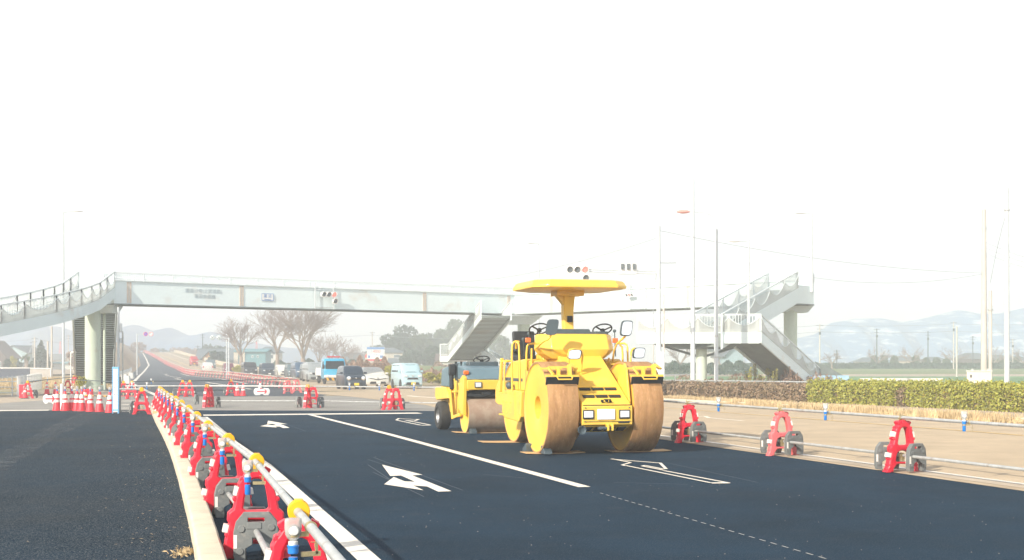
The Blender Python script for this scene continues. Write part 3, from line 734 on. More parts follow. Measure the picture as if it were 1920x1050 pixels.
def div_at(Y):
    for a, b in zip(RS, RS[1:]):
        if Y <= b[0]:
            t = max(0, (Y-a[0])/(b[0]-a[0])); return Vector((XD(a)+(XD(b)-XD(a))*t, Y, a[1]+(b[1]-a[1])*t))
p = div_at(Y)
while Y < 440:
    pts.append(div_at(Y)); Y += 2.5 if Y < 130 else (2.7 if Y < 260 else 3.6)
for i, p in enumerate(pts):
    q = pts[min(len(pts)-1, i+1)] if i < len(pts)-1 else pts[i-1]
    rz = lat(p, q) + (R(180) if False else 0)
    put('lb', 'faded red barricade in the long row climbing the hill between the carriageways', p, rz+R(random.uniform(-6, 6)), 'barricades of the long row up the hill')
for i in range(0, len(pts)-1, 2):
    a, b = pts[i], pts[min(len(pts)-1, i+2)]
    make_pipe(a+Vector((0,0,.80)), b+Vector((0,0,.80)), .026, 'pale top pipe of the long barricade row climbing the hill', 'top pipes of the long row', 'band')
M['weight_far'] = M['grey_pl']
for i in range(0, 34):
    p = pts[i]; t = (pts[i+1]-p).normalized()
    q = p-t*.25; q.z += .03; put('w', 'grey counterweight in the long barricade row climbing the hill', q, lat(p, pts[i+1]), 'counterweights of the long row')
# ================================================================== CONES
def make_cone(lamp=True):
    t = thing('traffic_cone', 'x', 'traffic cone')
    MB().box((0,0,.015),(.38,.38,.03), top=(.34,.34)).build('base', M['black'], t, bevel=.008)
    mb = MB().lathe([(.165,.03),(.155,.05),(.150,.055),(.048,.66),(.030,.70),(.030,.705),(.0,.705)], n=24)
    mb.build('body', M['cone_red'], t)
    def rr(z): return .150-(z-.055)*(.102/.605)
    b = MB()
    for z0, z1 in ((.31,.40),(.46,.60)): MB().lathe([(rr(z0)+.001,z0),(rr(z0)+.005,z0+.002),(rr(z1)+.005,z1-.002),(rr(z1)+.001,z1)], n=24).build('reflective_band', M['band'], t)
    if lamp:
        MB().lathe([(.0,.70),(.022,.70),(.022,.76),(0,.76)], n=12).build('lamp_holder', M['blue'], t)
        MB().lathe([(.012,.76),(.045,.78),(.048,.85),(.035,.87),(0,.875)], n=14).build('lamp_dome', M['lens'], t)
    return t
protos['cone'] = make_cone(); protos['cone0'] = make_cone(False)
cones = [(107,771,'leftmost, beside the arrow board'),(122,771.5,'second from the left'),(135,771,'third from the left'),(144.5,771.5,'fourth from the left'),(153.5,772,'fifth from the left'),(169.5,773,'sixth from the left'),(187,773.5,'second from the blue-framed board'),(206,775,'largest, right against the blue-framed board')]
for px, py, tx in cones: put('cone', f'red and white cone with lamp in the close row, {tx}', G(px, py), random.uniform(-.3, .3), 'cones in the close row')
for px, py, k, tx in ((159,766,'cone','behind the gap of the close row, half hidden'),(88,740,'cone0','small one left on the footpath behind the arrow board'),(104,740,'cone0','small one right on the footpath behind the arrow board'),(47,747,'cone0','in front of the red box by the white posts'),(213,770,'cone0','hidden behind the blue-framed board'),
                      (445,743,'cone0','left of the two by the junction arrow board'),(456,743,'cone0','right of the two by the junction arrow board'),(488,737,'cone','tall lamp-topped one by the long row')):
    put(k, 'red and white cone '+tx, G(px, py), random.uniform(-.3, .3), 'cones around the junction')
# cone bars (yellow and black)
def cone_bar(p0, p1, z, label):
    a, b = G(*p0)+Vector((0,0,z)), G(*p1)+Vector((0,0,z)); t = thing('cone_bar', label, 'cone bar', a, 0, 'striped cone bars'); d = b-a; n = 9
    for nm, m_, par in (('pole', 'black', 0), ('stripe', 'clip', 1)):
        mb = MB()
        if not par: mb.tube([(0,0,0), d], .016, 8)
        else:
            for k in range(n):
                if k % 2: mb.tube([d*(k/n), d*((k+.9)/n)], .020, 8)
        mb.build(nm, M[m_], t)
cone_bar((107,770),(153,771), .60, 'yellow and black bar across the left cones of the close row')
cone_bar((154,771),(206,774), .55, 'yellow and black bar across the right cones of the close row')
cone_bar((52,747),(78,737), .75, 'yellow and black bar beside the white posts')
# white post behind cones
o = MB().lathe([(.055,0),(.055,.92),(.05,.95),(0,.96)], n=16).build('delineator_post', M['white']); o.location = G(116,771.5); tag(o, 'white rounded post standing between the first two cones', 'post')
# arrow boards
def arrow_board(px, py, wid, label, h=.42):
    p = G(px, py); t = thing('arrow_board', label, 'sign board', p, R(5), 'white arrow boards')
    hw = wid/2
    outl = [(-hw+.08,0),(-.10,0),(-.08,.06),(.08,.06),(.10,0),(hw-.08,0),(hw,.12),(hw,h-.15),(hw-.06,h-.05),(.12,h-.02),(.10,h-.08),(-.10,h-.08),(-.12,h-.02),(-hw+.06,h-.05),(-hw,h-.15),(-hw,.12)]
    MB().plate(outl, [], .10, rim=.02, rimd=-.01).build('panel', M['white'], t)
    a = MB(); y = -.068
    c_=h*.5; a.box((-.02,y,c_),(wid*.56,.01,.05)); a.bar((wid*.30,y,c_),(wid*.18,y,c_+.12),.05,.01,(0,1,0)); a.bar((wid*.30,y,c_),(wid*.18,y,c_-.12),.05,.01,(0,1,0)); a.build('arrow', M['red'], t)
arrow_board(94,757,.56,'white board with a red arrow pointing right, left of the cones')
arrow_board(491,741,.86,'white board with a red arrow pointing right, behind the junction pipe')
# red boxes
o = MB().box((0,0,.33),(.30,.12,.66)).build('upright_barrier', M['red'], bevel=.02); o.location = G(42,746); tag(o, 'plain red panel leaning behind a cone by the white posts', 'panel')
o = MB().box((0,0,.30),(.55,.3,.5)).build('red_box', M['red'], bevel=.04); o.location = G(163,752); o.rotation_euler = (0,0,.3); tag(o, 'red plastic box behind the close row of cones', 'box')
# tall blue-framed board
M['signtext'] = mat('sign_text_blue', (.16,.22,.42), .6)
p = G(217,775.5); t = thing('notice_board', 'tall narrow white notice board in a bright blue frame beside the cones', 'notice board', p, R(-4))
s_ = 58.5; H_ = 90/s_*1.0
MB().box((-.005,0,H_/2),(.17,.03,H_-.1)).build('panel', M['white'], t)
fr = MB(); fr.box((-.10,0,H_/2),(.022,.06,H_)); fr.box((.088,.0,H_/2),(.034,.06,H_)); fr.box((-.01,0,H_-.03),(.16,.058,.06)); fr.box((-.01,0,.12),(.16,.058,.05)); fr.build('frame', M['frame_blue'], t)
for col_, s__ in ((-.033,'この先工事中通行止'), (.03,'迂回路をご利用下さい')):
    for j, ch in enumerate(s__): text_mesh(ch, .055, 'lettering', M['signtext'], t, (col_, -.018, H_-.2-j*.118), (R(90),0,0), ext=.001)
tag(MB().box((0,0,.6),(.07,.09,1.2)).build('lamp_controller', M['blackmetal']), 'dark upright case behind the blue-framed board', 'case').location = G(224,773)
# ballast odds and ends near the kerb's far end
o = MB().box((0,0,.12),(.25,.35,.24), top=(.18,.28)).build('sandbag', M['white'], bevel=.05, segs=3); o.location = G(296,775); tag(o, 'white bag of ballast at the far end of the kerb', 'bag')
o = MB().box((0,0,.06),(.2,.6,.08)).build('timber_block', M['wood'], bevel=.01); o.location = G(290,785)+Vector((.12,0,.14)); tag(o, 'short timber lying on the far end of the kerb', 'timber')

# grit and chips scattered over the fresh asphalt
gv, gf = [], []
mb = MB()
for _ in range(420):
    Y = 8+random.random()**1.6*26; X = random.uniform(-.30*Y+1.2, 9); 
    if X > .19*Y+3.6: continue
    r_ = random.uniform(.003,.008)*(1+Y*.02); a = random.uniform(0,3); mb.add([(X+r_*math.cos(a+k*2.1), Y+r_*math.sin(a+k*2.1), .006) for k in range(3)]+[(X,Y,.012)], [(0,1,3),(1,2,3),(2,0,3)])
M['chip'] = mat('pale_stone_chip', (.26,.24,.21), .9, var=.4, vscale=2); o = mb.build('gravel_chips', M['chip'], smooth=0); o['kind'] = 'stuff'
# ================================================================== BIG THREE-DRUM ROLLER
def rbox(w, h, d, r=.02): pass
rol = thing('road_roller', 'big yellow three-drum road roller with a canopy and rusty drums', 'road roller', (.43, 23.0, 0), R(15))
CX = 1.065; DR = .825
def drum(x0, wd, y, nm, outer_left=True, m='rust'):
    mb = MB().lathe([(DR-.035,0),(DR-.006,0),(DR,.012),(DR,wd-.012),(DR-.006,wd),(DR-.035,wd),(DR-.035,0)], (x0,y,DR), 96, 'x', cap=False)
    mb.add([], []); o = mb.build(nm, M[m], rol, smooth=30)
    d = MB().lathe([(.0,.26),(.185,.26),(.20,.24),(.205,.035),(.23,.028),(.70,.028),(.775,.02),(DR-.034,.004)], (x0,y,DR), 72, 'x', cap=False)
    d.lathe([(.0,wd-.26),(.185,wd-.26),(.20,wd-.24),(.205,wd-.035),(.23,wd-.028),(.70,wd-.028),(.775,wd-.02),(DR-.034,wd-.004)], (x0,y,DR), 72, 'x', cap=False)
    d.build('drum_face', M['yellow'], o, smooth=30)
    h = MB().lathe([(0,.20),(.07,.20),(.075,.26),(.075,.27)], (x0,y,DR), 20, 'x')
    for k in range(6): h.cyl((x0+.245, y+.13*math.cos(k*PI/3), DR+.13*math.sin(k*PI/3)), .016, .04, 'x', 8)
    h.build('hub', M['yellow'], o)
    return o
drum(0, .55, 0, 'front_drum'); drum(2.13-.55, .55, 0, 'front_drum'); drum(.43, 1.27, 3.2, 'rear_drum')
# chassis: hood between the drums
def ring(x0, x1, y0, y1, z): return [(x0,y0,z),(x1,y0,z),(x1,y1,z),(x0,y1,z)]
hood = MB()
# sloping hood (side profile in y,z) extruded in x with tapered top
prof = [(-.80,.56),(-.83,.86),(-.80,.90),(.70,1.74),(.82,1.80),(1.6,1.80),(1.6,.56)]
def tap(v):
    k = max(0, min(1, (v[2]-.9)/.9)); return (CX+(v[0]-CX)*(1-.06*k), v[1], v[2])
hood.prism(prof, .615, 1.515, 'x', tap)
hood.build('hood', M['yellow'], rol, smooth=25, bevel=.018, segs=3)
cow = MB()
def cring(z, hw, y0, y1, ch): return [(CX-hw+ch,y0,z),(CX+hw-ch,y0,z),(CX+hw,y0+ch*1.4,z),(CX+hw,y1,z),(CX-hw,y1,z),(CX-hw,y0+ch*1.4,z)]
cow.loft([cring(1.70,.50,.74,1.30,.06), cring(1.80,.66,.69,1.32,.14), cring(1.88,.72,.66,1.34,.16), cring(2.15,.70,.78,1.34,.15), cring(2.17,.67,.82,1.32,.15)])
cow.build('upper_cowl', M['yellow'], rol, smooth=20, bevel=.012, segs=2)
# belly plates
MB().box((CX,2.0,.85),(.84,.9,.5)).box((CX,2.2,1.25),(.8,2.0,.12)).build('chassis', M['blackmetal'], rol)
bp = MB(); 
bp.prism([(-.79,.52),(-.84,.545),(-.84,.87),(-.79,.885)], .600, 1.530, 'x')
bp.build('front_panel', M['yellow'], rol, smooth=20, bevel=.01, segs=2)
ch = MB(); ch.prism([(-.80,.515),(-.50,.40),(.3,.40),(.3,.515)], .62, 1.51, 'x'); ch.build('chin', M['yellow'], rol, smooth=20, bevel=.01)
v = MB()
for x in (.74,.95,1.16,1.37):
    v.box((x,-.672,.462),(.15,.20,.02), rx=-R(21))
v.build('chin_vent', M['black'], rol)
# vents: louvres on the sloping hood
sl = math.atan2(1.74-.90, 1.5)
lo, ly = MB(), MB()
for r_ in (0, 1):
    for c_ in (-1, 0, 1):
        t = .15+.15*r_; y = -.80+1.5*t; z = .90+.84*t
        nrm = Vector((0, -math.sin(sl), math.cos(sl)))
        cc = Vector((CX-.02+c_*.245, y, z))+nrm*.012
        lo.box(cc, (.205,.085,.03), rx=sl); ly.box(cc+nrm*.016+Vector((0,.05,.022)), (.215,.075,.012), rx=sl*.45)
lo.build('louvre_slots', M['black'], rol); ly.build('louvres', M['yellow'], rol, bevel=.003)
h = MB(); h.tube([(CX-.075,-.795,.955),(CX-.06,-.84,.985),(CX+.06,-.84,.985),(CX+.075,-.795,.955)], .009, 8); h.box((CX-.075,-.775,.955),(.04,.05,.03), rx=sl); h.box((CX+.075,-.775,.955),(.04,.05,.03), rx=sl); h.box((CX,-.79,.965),(.05,.05,.03), rx=sl); h.build('hood_handle', M['black'], rol)
for sx in (-1, 1):
    b = MB().box((CX-.02+sx*.335,-.848,.725),(.205,.03,.16)); o = b.build('headlight', M['black'], rol, bevel=.012)
    MB().box((CX-.02+sx*.335,-.866,.727),(.165,.014,.115)).build('lens', M['glass_l'], o, bevel=.01)
pl = MB().box((CX-.03,-.855,.725),(.33,.012,.185)); pl.build('number_plate', M['white'], rol, bevel=.012)
MB().box((CX+.30,-.845,.585),(.20,.012,.03)).build('label_plate', M['black'], rol)
hk = MB(); hk.box((CX-.06,-.86,.485),(.22,.10,.05)); hk.tube([(CX-.14,-.92,.485),(CX+.05,-.92,.485)], .02, 8); hk.build('tow_pin', M['blackmetal'], rol, bevel=.006)
hy = MB(); hy.box((CX-.02,-.90,.50),(.035,.12,.12)); hy.box((CX+.06,-.90,.50),(.035,.12,.12)); hy.build('tow_bracket', M['yellow'], rol, bevel=.008)
hn = MB().lathe([(.0,-.02),(.045,-.02),(.066,-.05),(.075,-.05),(.075,.0),(.03,.06),(0,.06)], (.60,-.80,.455), 20, 'y'); hn.build('horn', M['blackmetal'], rol)
# side brackets that carry the front drums
for x in (.585, 1.545):
    br = MB(); br.prism([(-.62,.50),(-.66,.95),(-.52,1.52),(-.40,1.62),(-.28,1.52),(.10,1.1),(.3,.6),(.2,.42)], x-.018, x+.018, 'x'); br.build('drum_bracket', M['yellow'], rol, smooth=20, bevel=.006)
# scrapers
for x0 in (0, 1.58):
    s_ = MB(); xm = x0+.275
    s_.box((xm,-.715,1.315),(.60,.03,.15), rx=R(24)); s_.build('scraper_blade', M['black'], rol, bevel=.004)
    f_ = MB(); f_.box((xm,-.70,1.40),(.60,.085,.04)); f_.box((x0+.10,-.60,1.53),(.40,.035,.035)); f_.box((x0+.22,-.66,1.47),(.035,.12,.16)); f_.box((x0+.42,-.66,1.50),(.045,.12,.20), rx=R(-12)); f_.box((xm+.02,-.58,1.555),(.46,.035,.03))
    f_.tube([(x0+.16,-.72,1.40),(x0+.16,-.80,1.38),(x0+.17,-.82,1.34),(x0+.42,-.82,1.34),(x0+.43,-.80,1.38),(x0+.43,-.72,1.40)], .013, 8)
    f_.bar((x0+.05,-.60,1.55),(x0+.12,-.69,1.42),.05,.03); f_.bar((x0+.5,-.50,1.60),(x0+.56,-.62,1.52),.08,.03)
    f_.build('scraper_frame', M['yellow'], rol, bevel=.004)
# side tank with bolts, on the near side and its twin
for x0, sg in ((-.02, 1), (1.72, -1)):
    t_ = MB(); t_.prism([(.98,.62),(.95,1.09),(2.35,1.11),(2.35,.68),(2.2,.55),(1.1,.52)], x0, x0+.43, 'x'); o = t_.build('side_tank', M['yellow'], rol, smooth=20, bevel=.012, segs=2)
    if sg > 0:
        b_ = MB()
        for y in (1.02,1.35,1.7,2.0,2.3):
            for z in (.66,.86,1.04): b_.cyl((x0-.002,y,z), .011, .02, 'x', 6)
        b_.box((x0-.003,1.36,.84),(.008,.012,.46)); b_.box((x0-.003,1.06,.90),(.01,.10,.04)); b_.build('bolts', M['yellow'], o)
# deck, side housings
dk = MB(); dk.box((CX,2.25,1.30),(1.9,1.85,.06)); dk.build('deck', M['blackmetal'], rol)
sd = MB(); sd.prism([(1.05,1.10),(1.0,1.66),(1.12,1.70),(2.05,1.66),(2.12,1.50),(2.12,1.10)], .12, .46, 'x'); sd.prism([(1.05,1.10),(1.0,1.66),(1.12,1.70),(2.05,1.66),(2.12,1.50),(2.12,1.10)], 1.66, 2.0, 'x')
sd.box((CX,1.55,1.55),(1.1,.5,.5)); sd.build('side_housing', M['yellow'], rol, smooth=20, bevel=.02, segs=2)
rb = MB(); rb.prism([(1.62,.75),(1.62,1.25),(3.9,1.25),(4.15,1.05),(4.15,.8),(3.9,.75)], .40-.10, .40-.02, 'x'); rb.prism([(1.62,.75),(1.62,1.25),(3.9,1.25),(4.15,1.05),(4.15,.8),(3.9,.75)], 1.75, 1.83, 'x'); rb.box((CX,4.05,1.0),(1.4,.12,.3)); rb.bar((.36,3.2,1.2),(.36,3.2,.82),.22,.07,(1,0,0)); rb.build('rear_frame', M['yellow'], rol, smooth=20, bevel=.01)
st = MB(); st.box((.16,2.55,.60),(.30,.35,.035)); st.box((.05,2.38,.8),(.03,.04,.42)); st.box((.28,2.38,.8),(.03,.04,.42)); st.build('step', M['yellow'], rol, bevel=.005)
up = MB(); up.prism([(2.42,1.05),(2.30,1.72),(2.38,1.72),(2.56,1.05)], -.05, .0, 'x'); up.box((.02,2.3,1.66),(.10,.35,.05)); up.build('rear_upright', M['yellow'], rol, bevel=.006)
kn = MB().lathe([(0,-.02),(.05,-.02),(.075,.02),(.075,.06),(.05,.10),(0,.11)], (.02,1.9,1.14), 14); kn.build('knob', M['blackmetal'], rol)
# dash
d_ = MB(); d_.box((CX-.1,1.02,2.215),(.78,.30,.10), top=(.70,.22)); d_.box((CX+.52,1.10,2.19),(.26,.26,.07)); d_.box((CX,1.55,1.95),(.5,.3,.5)); d_.build('dashboard', M['blackmetal'], rol, bevel=.012)
def wheel(c, tilt, r, parent, m='black'):
    mb = MB(); n = 28; pts = [Vector((r*math.cos(2*PI*k/n), r*math.sin(2*PI*k/n), 0)) for k in range(n+1)]
    mb.tube(pts, .014, 6, False)
    for k in range(3):
        a = R(90+120*k); mb.bar((0,0,-.03),(r*.97*math.cos(a), r*.97*math.sin(a), 0),.03,.012)
    mb.cyl((0,0,-.03), .045, .05, 'z', 12); mb.tube([(0,0,-.04),(0,0,-.42)], .018, 8)
    mb.xf(Matrix.Translation(Vector(c)) @ Matrix.Rotation(tilt, 4, 'X')); return mb.build('steering_wheel', M[m], parent)
wheel((.42,1.25,2.27), R(-32), .185, rol); wheel((1.69,1.25,2.27), R(-32), .185, rol)
for x in (.42, 1.69):
    s_ = MB(); s_.box((x,2.1,1.72),(.46,.44,.11)); s_.box((x,2.34,2.0),(.44,.11,.50), rx=R(-10)); s_.box((x-.25,2.12,1.87),(.05,.34,.05)); s_.box((x+.25,2.12,1.87),(.05,.34,.05)); s_.box((x,2.12,1.5),(.25,.25,.34)); s_.build('seat', M['black'], rol, bevel=.035, segs=3)
for x, y, z in ((.26,1.4,2.18),(.18,1.5,2.08),(1.92,1.2,2.24)):
    MB().tube([(x+.04,y+.05,1.75),(x,y,z)], .010, 6).lathe([(0,-.03),(.028,-.025),(.034,.0),(.028,.025),(0,.03)], (x,y,z), 10).build('lever', M['blackmetal'], rol)
# post + canopy
po = MB()
po.loft([[(CX-w_,y0,z),(CX+w_,y0,z),(CX+w_,y1,z),(CX-w_,y1,z)] for z, w_, y0, y1 in ((2.0,.095,1.36,1.56),(2.35,.095,1.40,1.58),(2.60,.10,1.42,1.60),(2.80,.105,1.38,1.58),(2.98,.115,1.34,1.6))])
po.box((CX-.02,1.44,2.96),(.55,.42,.10)); po.prism([(CX-.30,2.97),(CX-.10,2.74),(CX+.02,2.74),(CX+.02,2.97)], 1.40, 1.56, 'y')
po.build('canopy_post', M['yellow'], rol, smooth=20, bevel=.01)
MB().box((CX+.02,1.396,2.47),(.11,.012,.12)).build('decal', M['black'], rol)
ca = MB(); 
def cp(z, sx_, sy_): 
    hx, y0, y1, c_ = .93*sx_, 1.42-.95*sy_, 1.42+.95*sy_, .26
    return [(CX-hx+c_,y0,z),(CX+hx-c_,y0,z),(CX+hx,y0+c_,z),(CX+hx,y1-c_,z),(CX+hx-c_,y1,z),(CX-hx+c_,y1,z),(CX-hx,y1-c_,z),(CX-hx,y0+c_,z)]
ca.loft([cp(3.005,.86,.84), cp(3.03,1.0,1.0), cp(3.075,1.0,1.0), cp(3.16,.95,.94), cp(3.18,.90,.88)]); ca.build('canopy', M['yellow'], rol, smooth=18, bevel=.008)
# mirrors
def mirror(c, w_, h_, rz, face, nm='mirror', m='blackmetal'):
    outl = [(w_/2*math.copysign(min(1, abs(math.cos(a))**.45), math.cos(a)), h_/2*math.copysign(min(1, abs(math.sin(a))**.45), math.sin(a))) for a in [2*PI*k/20+.01 for k in range(20)]]
    outl = [(x+z*.16, z) for x, z in outl]
    mb = MB().prism(outl, -.02, .02, 'y'); Mx = Matrix.Translation(Vector(c)) @ Matrix.Rotation(rz, 4, 'Z')
    o = mb.xf(Mx).build(nm, M[m], rol, bevel=.006)
    g = MB().prism([(x*.86, z*.86) for x, z in outl], -.026 if face < 0 else .021, -.021 if face < 0 else .026, 'y').xf(Mx); g.build('mirror_glass', M['mirror'], o)
    return o
mirror((1.84,.32,2.27), .24, .29, R(8), -1); mirror((.40,.32,2.28), .22, .29, R(-14), 1); mirror((2.06,.25,1.81), .25, .20, R(10), -1); mirror((.72,-.02,1.78), .25, .18, R(-6), -1)
def T(*p, r=.019): MB().tube(smooth_path([Vector(q) for q in p], 1), r, 8).build('mirror_arm' if p[0][1] < .6 or p[0][2] > 1.6 and p[-1][2] > 2.1 else 'handrail', M['yellow'], rol, smooth=60)
T((1.78,.95,1.55),(1.72,.62,1.95),(1.80,.40,2.08),(1.84,.34,2.14)); T((.30,1.0,1.90),(.28,.50,2.02),(.36,.38,2.06),(.40,.34,2.18))
T((1.86,.15,1.45),(1.88,.20,1.80),(1.94,.24,1.90),(2.06,.26,1.88)); T((.60,.2,1.40),(.62,.0,1.55),(.60,-.02,1.86),(.72,-.02,1.88)); T((.88,.10,1.45),(.89,-.02,1.86),(.74,-.02,1.87))
T((-.02,1.0,1.12),(-.04,1.0,1.90),(-.04,1.04,2.0),(-.04,1.22,2.02),(-.02,1.3,1.9)); T((-.04,1.5,1.10),(-.05,1.5,1.95),(.0,1.5,2.04),(.1,1.5,2.03)); T((.10,1.0,1.50),(.10,.98,1.92),(.14,.96,1.99),(.42,.94,1.99)); T((.20,1.0,1.50),(.20,.98,1.90))
T((-.05,2.05,1.10),(-.05,2.05,1.60),(-.02,2.05,1.66),(.1,2.05,1.66)); T((2.12,1.0,1.12),(2.12,1.0,1.9),(2.10,1.04,2.0),(2.0,1.2,2.0)); T((1.98,.9,1.4),(1.98,.9,1.92),(1.92,.9,1.97)); T((1.70,.9,1.72),(1.70,.88,1.60),(1.86,.86,1.60))
for x in (.10, 1.82):
    MB().box((x,.88,2.05),(.10,.06,.09)).build('turn_lamp', M['orange'], rol, bevel=.012)
MB().box((.30,.60,.90),(.12,.5,.3)).build('axle_block', M['orange_inner'], rol)
# seams, hoses, small fittings
sm = MB(); sm.box((CX,-.822,.888),(.90,.012,.012)); sm.box((CX,-.846,.60),(.88,.006,.008)); sm.build('panel_seam', M['black'], rol)
for p_ in (((.56,-.40,1.52),(.58,-.2,1.2),(.60,.1,.95),(.62,.4,.8)), ((1.57,-.40,1.52),(1.56,-.1,1.1),(1.54,.3,.8)), ((.10,1.0,1.2),(.02,.9,.9),(.10,.8,.7),(.3,.7,.6)), ((.3,1.9,1.15),(.2,2.5,1.0),(.3,2.9,1.1))):
    MB().tube(smooth_path([Vector(q) for q in p_], 2), .014, 6).build('hose', M['black'], rol, smooth=60)
for x_, z_ in ((.66,.60),(1.47,.60),(.66,.84),(1.47,.84)): MB().cyl((x_,-.845,z_), .012, .014, 'y', 8).build('bolt', M['blackmetal'], rol)
# boards and chocks
def RLw(x, y, z=0): 
    v_ = Matrix.Rotation(R(15), 4, 'Z') @ Vector((x, y, z)); return v_+Vector((.43, 23.0, 0))
def board(x, y, w_, l_, label, base=RLw, rz=R(15), up=0):
    mb = MB(); n = 6; 
    for k in range(n):
        a, b = -w_/2+w_*k/n, -w_/2+w_*(k+1)/n; za, zb = .012+up*abs(a/w_*2)**3, .012+up*abs(b/w_*2)**3
        mb.add([(a,-l_/2,za),(b,-l_/2,zb),(b,l_/2,zb),(a,l_/2,za),(a,-l_/2,za-.011),(b,-l_/2,zb-.011),(b,l_/2,zb-.011),(a,l_/2,za-.011)], [(0,1,2,3),(4,7,6,5),(0,4,5,1),(1,5,6,2),(2,6,7,3),(3,7,4,0)])
    o = mb.build('plywood_board', M['wood'], smooth=0); p = base(x, y); o.location = (p.x, p.y, gz(p.y)+.004); o.rotation_euler = (0,0,rz); tag(o, label, 'board', 'plywood boards under the drums'); return o
board(.30, -.05, 1.10, .42, 'thin plywood board under the left front drum of the big roller', up=.012); board(1.95, .0, 1.15, .42, 'thin plywood board under the right front drum of the big roller', up=.01); board(.60, 3.2, 1.7, .5, 'thin plywood board under the rear drum of the big roller', up=.012)
def chock(p, rz, label):
    t = thing('wheel_chock', label, 'wheel chock', p, rz, 'wheel chocks')
    MB().prism([(-.13,0),(-.11,.06),(.06,.15),(.11,.14),(.12,0)], -.075, .075, 'y').build('wedge', M['blackmetal'], t, smooth=20, bevel=.01)
    MB().box((0.0,-.055,.06),(.16,.012,.03)).box((.05,.0,.155),(.05,.10,.012)).build('grip', M['grey_pl'], t)
p = RLw(.08,-.40); chock((p.x, p.y, .015), R(15+90), 'dark wedge chock before the left front drum of the big roller')
p = RLw(-.02,.45); chock((p.x, p.y, .0), R(15-90), 'dark wedge chock behind the left front drum of the big roller')
# ================================================================== SMALL COMBINED ROLLER
sr = thing('small_roller', 'smaller yellow and grey roller with one steel drum behind the big one', 'road roller', (-1.10, 29.6, gz(29.6)), R(17))
sR = .42
mb = MB().lathe([(sR-.02,0),(sR,.0),(sR,1.2),(sR-.02,1.2),(sR-.02,0)], (0,0,sR), 64, 'x', cap=False); dr = mb.build('front_drum', M['rust2'], sr)
MB().lathe([(0,.12),(.10,.12),(.12,.05),(.30,.02),(sR-.02,.005)], (0,0,sR), 40, 'x', cap=False).build('drum_face', M['yellow'], dr)
y_ = MB(); y_.prism([(-.25,.42),(-.30,1.28),(-.18,1.34),(.05,1.25),(.22,.9),(.18,.55)], -.10, -.02, 'x'); y_.prism([(-.25,.42),(-.30,1.28),(-.18,1.34),(.05,1.25),(.22,.9),(.18,.55)], 1.22, 1.30, 'x')
y_.box((.60,-.28,1.12),(1.24,.07,.22)); y_.build('drum_frame', M['yellow'], sr, smooth=20, bevel=.012, segs=2)
k_ = MB(); k_.box((.60,-.16,.93),(1.18,.10,.10)); k_.box((.6,-.05,.87),(1.18,.4,.05)); k_.tube([(.05,-.22,.98),(1.15,-.22,.98)], .022, 8); k_.box((.45,-.25,.91),(.2,.05,.08)); k_.build('scraper', M['black'], sr, bevel=.008)
MB().prism([(-.3,1.24),(-.12,1.50),(.55,1.56),(.55,1.24)], -.02, 1.22, 'x').build('hood', M['bluegrey'], sr, smooth=20, bevel=.03, segs=3)
MB().box((.6,.62,1.55),(.72,.30,.20)).build('console', M['blackmetal'], sr, bevel=.02)
wheel((.62,.75,1.70), R(-25), .19, sr)
for x in (-.02, 1.22):
    MB().tube([(x,.6,1.2),(x,.62,1.56),(x+.05,.7,1.60),(x+.05,1.3,1.58)], .02, 6).build('handrail', M['blackmetal'], sr)
bd = MB(); bd.prism([(.75,.40),(.65,1.15),(1.0,1.25),(2.25,1.20),(2.45,.95),(2.4,.45)], .02, 1.18, 'x'); bd.build('rear_body', M['yellow'], sr, smooth=20, bevel=.03, segs=2)
fd = MB(); fd.prism([(.98,.78),(1.15,.98),(1.3,1.04),(2.3,1.02),(2.35,.80),(2.2,.70)], -.14, .03, 'x'); fd.build('fender', M['yellow'], sr, smooth=20, bevel=.02)
le = MB(); le.bar((-.05,.80,.30),(-.14,.72,1.05),.07,.12); le.bar((-.06,.82,.33),(-.05,.2,.42),.06,.08); le.box((-.05,.62,.95),(.16,.45,.05)); le.build('side_frame', M['yellow'], sr, bevel=.01)
co = MB(); co.prism([(1.1,1.04),(1.08,1.44),(1.25,1.54),(1.8,1.48),(1.9,1.04)], -.10, .10, 'x'); co.box((.6,1.7,1.4),(.55,.6,.5)); co.build('engine_cover', M['bluegrey'], sr, smooth=20, bevel=.04, segs=3)
se = MB(); se.box((.6,1.25,1.25),(.5,.45,.12)); se.box((.6,1.5,1.42),(.48,.12,.34)); se.build('seat', M['black'], sr, bevel=.04, segs=3)
MB().tube([(-.14,.62,1.0),(-.16,.62,1.42)], .055, 12).box((-.14,.62,1.46),(.15,.12,.26)).build('side_mast', M['black'], sr, bevel=.02)
for x, y in ((.1,.7),(.02,.9),(1.1,.8),(1.0,.9)): MB().tube([(x,y,1.2),(x,y-.03,1.62)], .014, 6).cyl((x,y-.03,1.63), .03, .05, 'z', 8).build('lever', M['black'], sr)
MB().box((-.02,-.22,1.40),(.12,.08,.09)).build('turn_lamp', M['orange'], sr, bevel=.015)
for x in (.24, 1.0):
    o = MB().box((x,-.325,1.12),(.17,.04,.13)).build('headlight', M['blackmetal'], sr, bevel=.012); MB().box((x,-.35,1.12),(.13,.012,.10)).build('lens', M['glass_l'], o, bevel=.01)
for x in (-.22, 1.04):
    w_ = MB().lathe([(.20,.0),(.30,.0),(.335,.03),(.345,.10),(.345,.18),(.335,.25),(.30,.28),(.20,.28),(.20,0)], (x,1.75,.345), 36, 'x', cap=False).build('tyre', M['tyre'], sr)
    MB().lathe([(.0,.09),(.07,.07),(.08,.10),(.17,.10),(.20,.02),(.205,.02)], (x,1.75,.345), 28, 'x', cap=False).build('rim', M['rim'], w_)
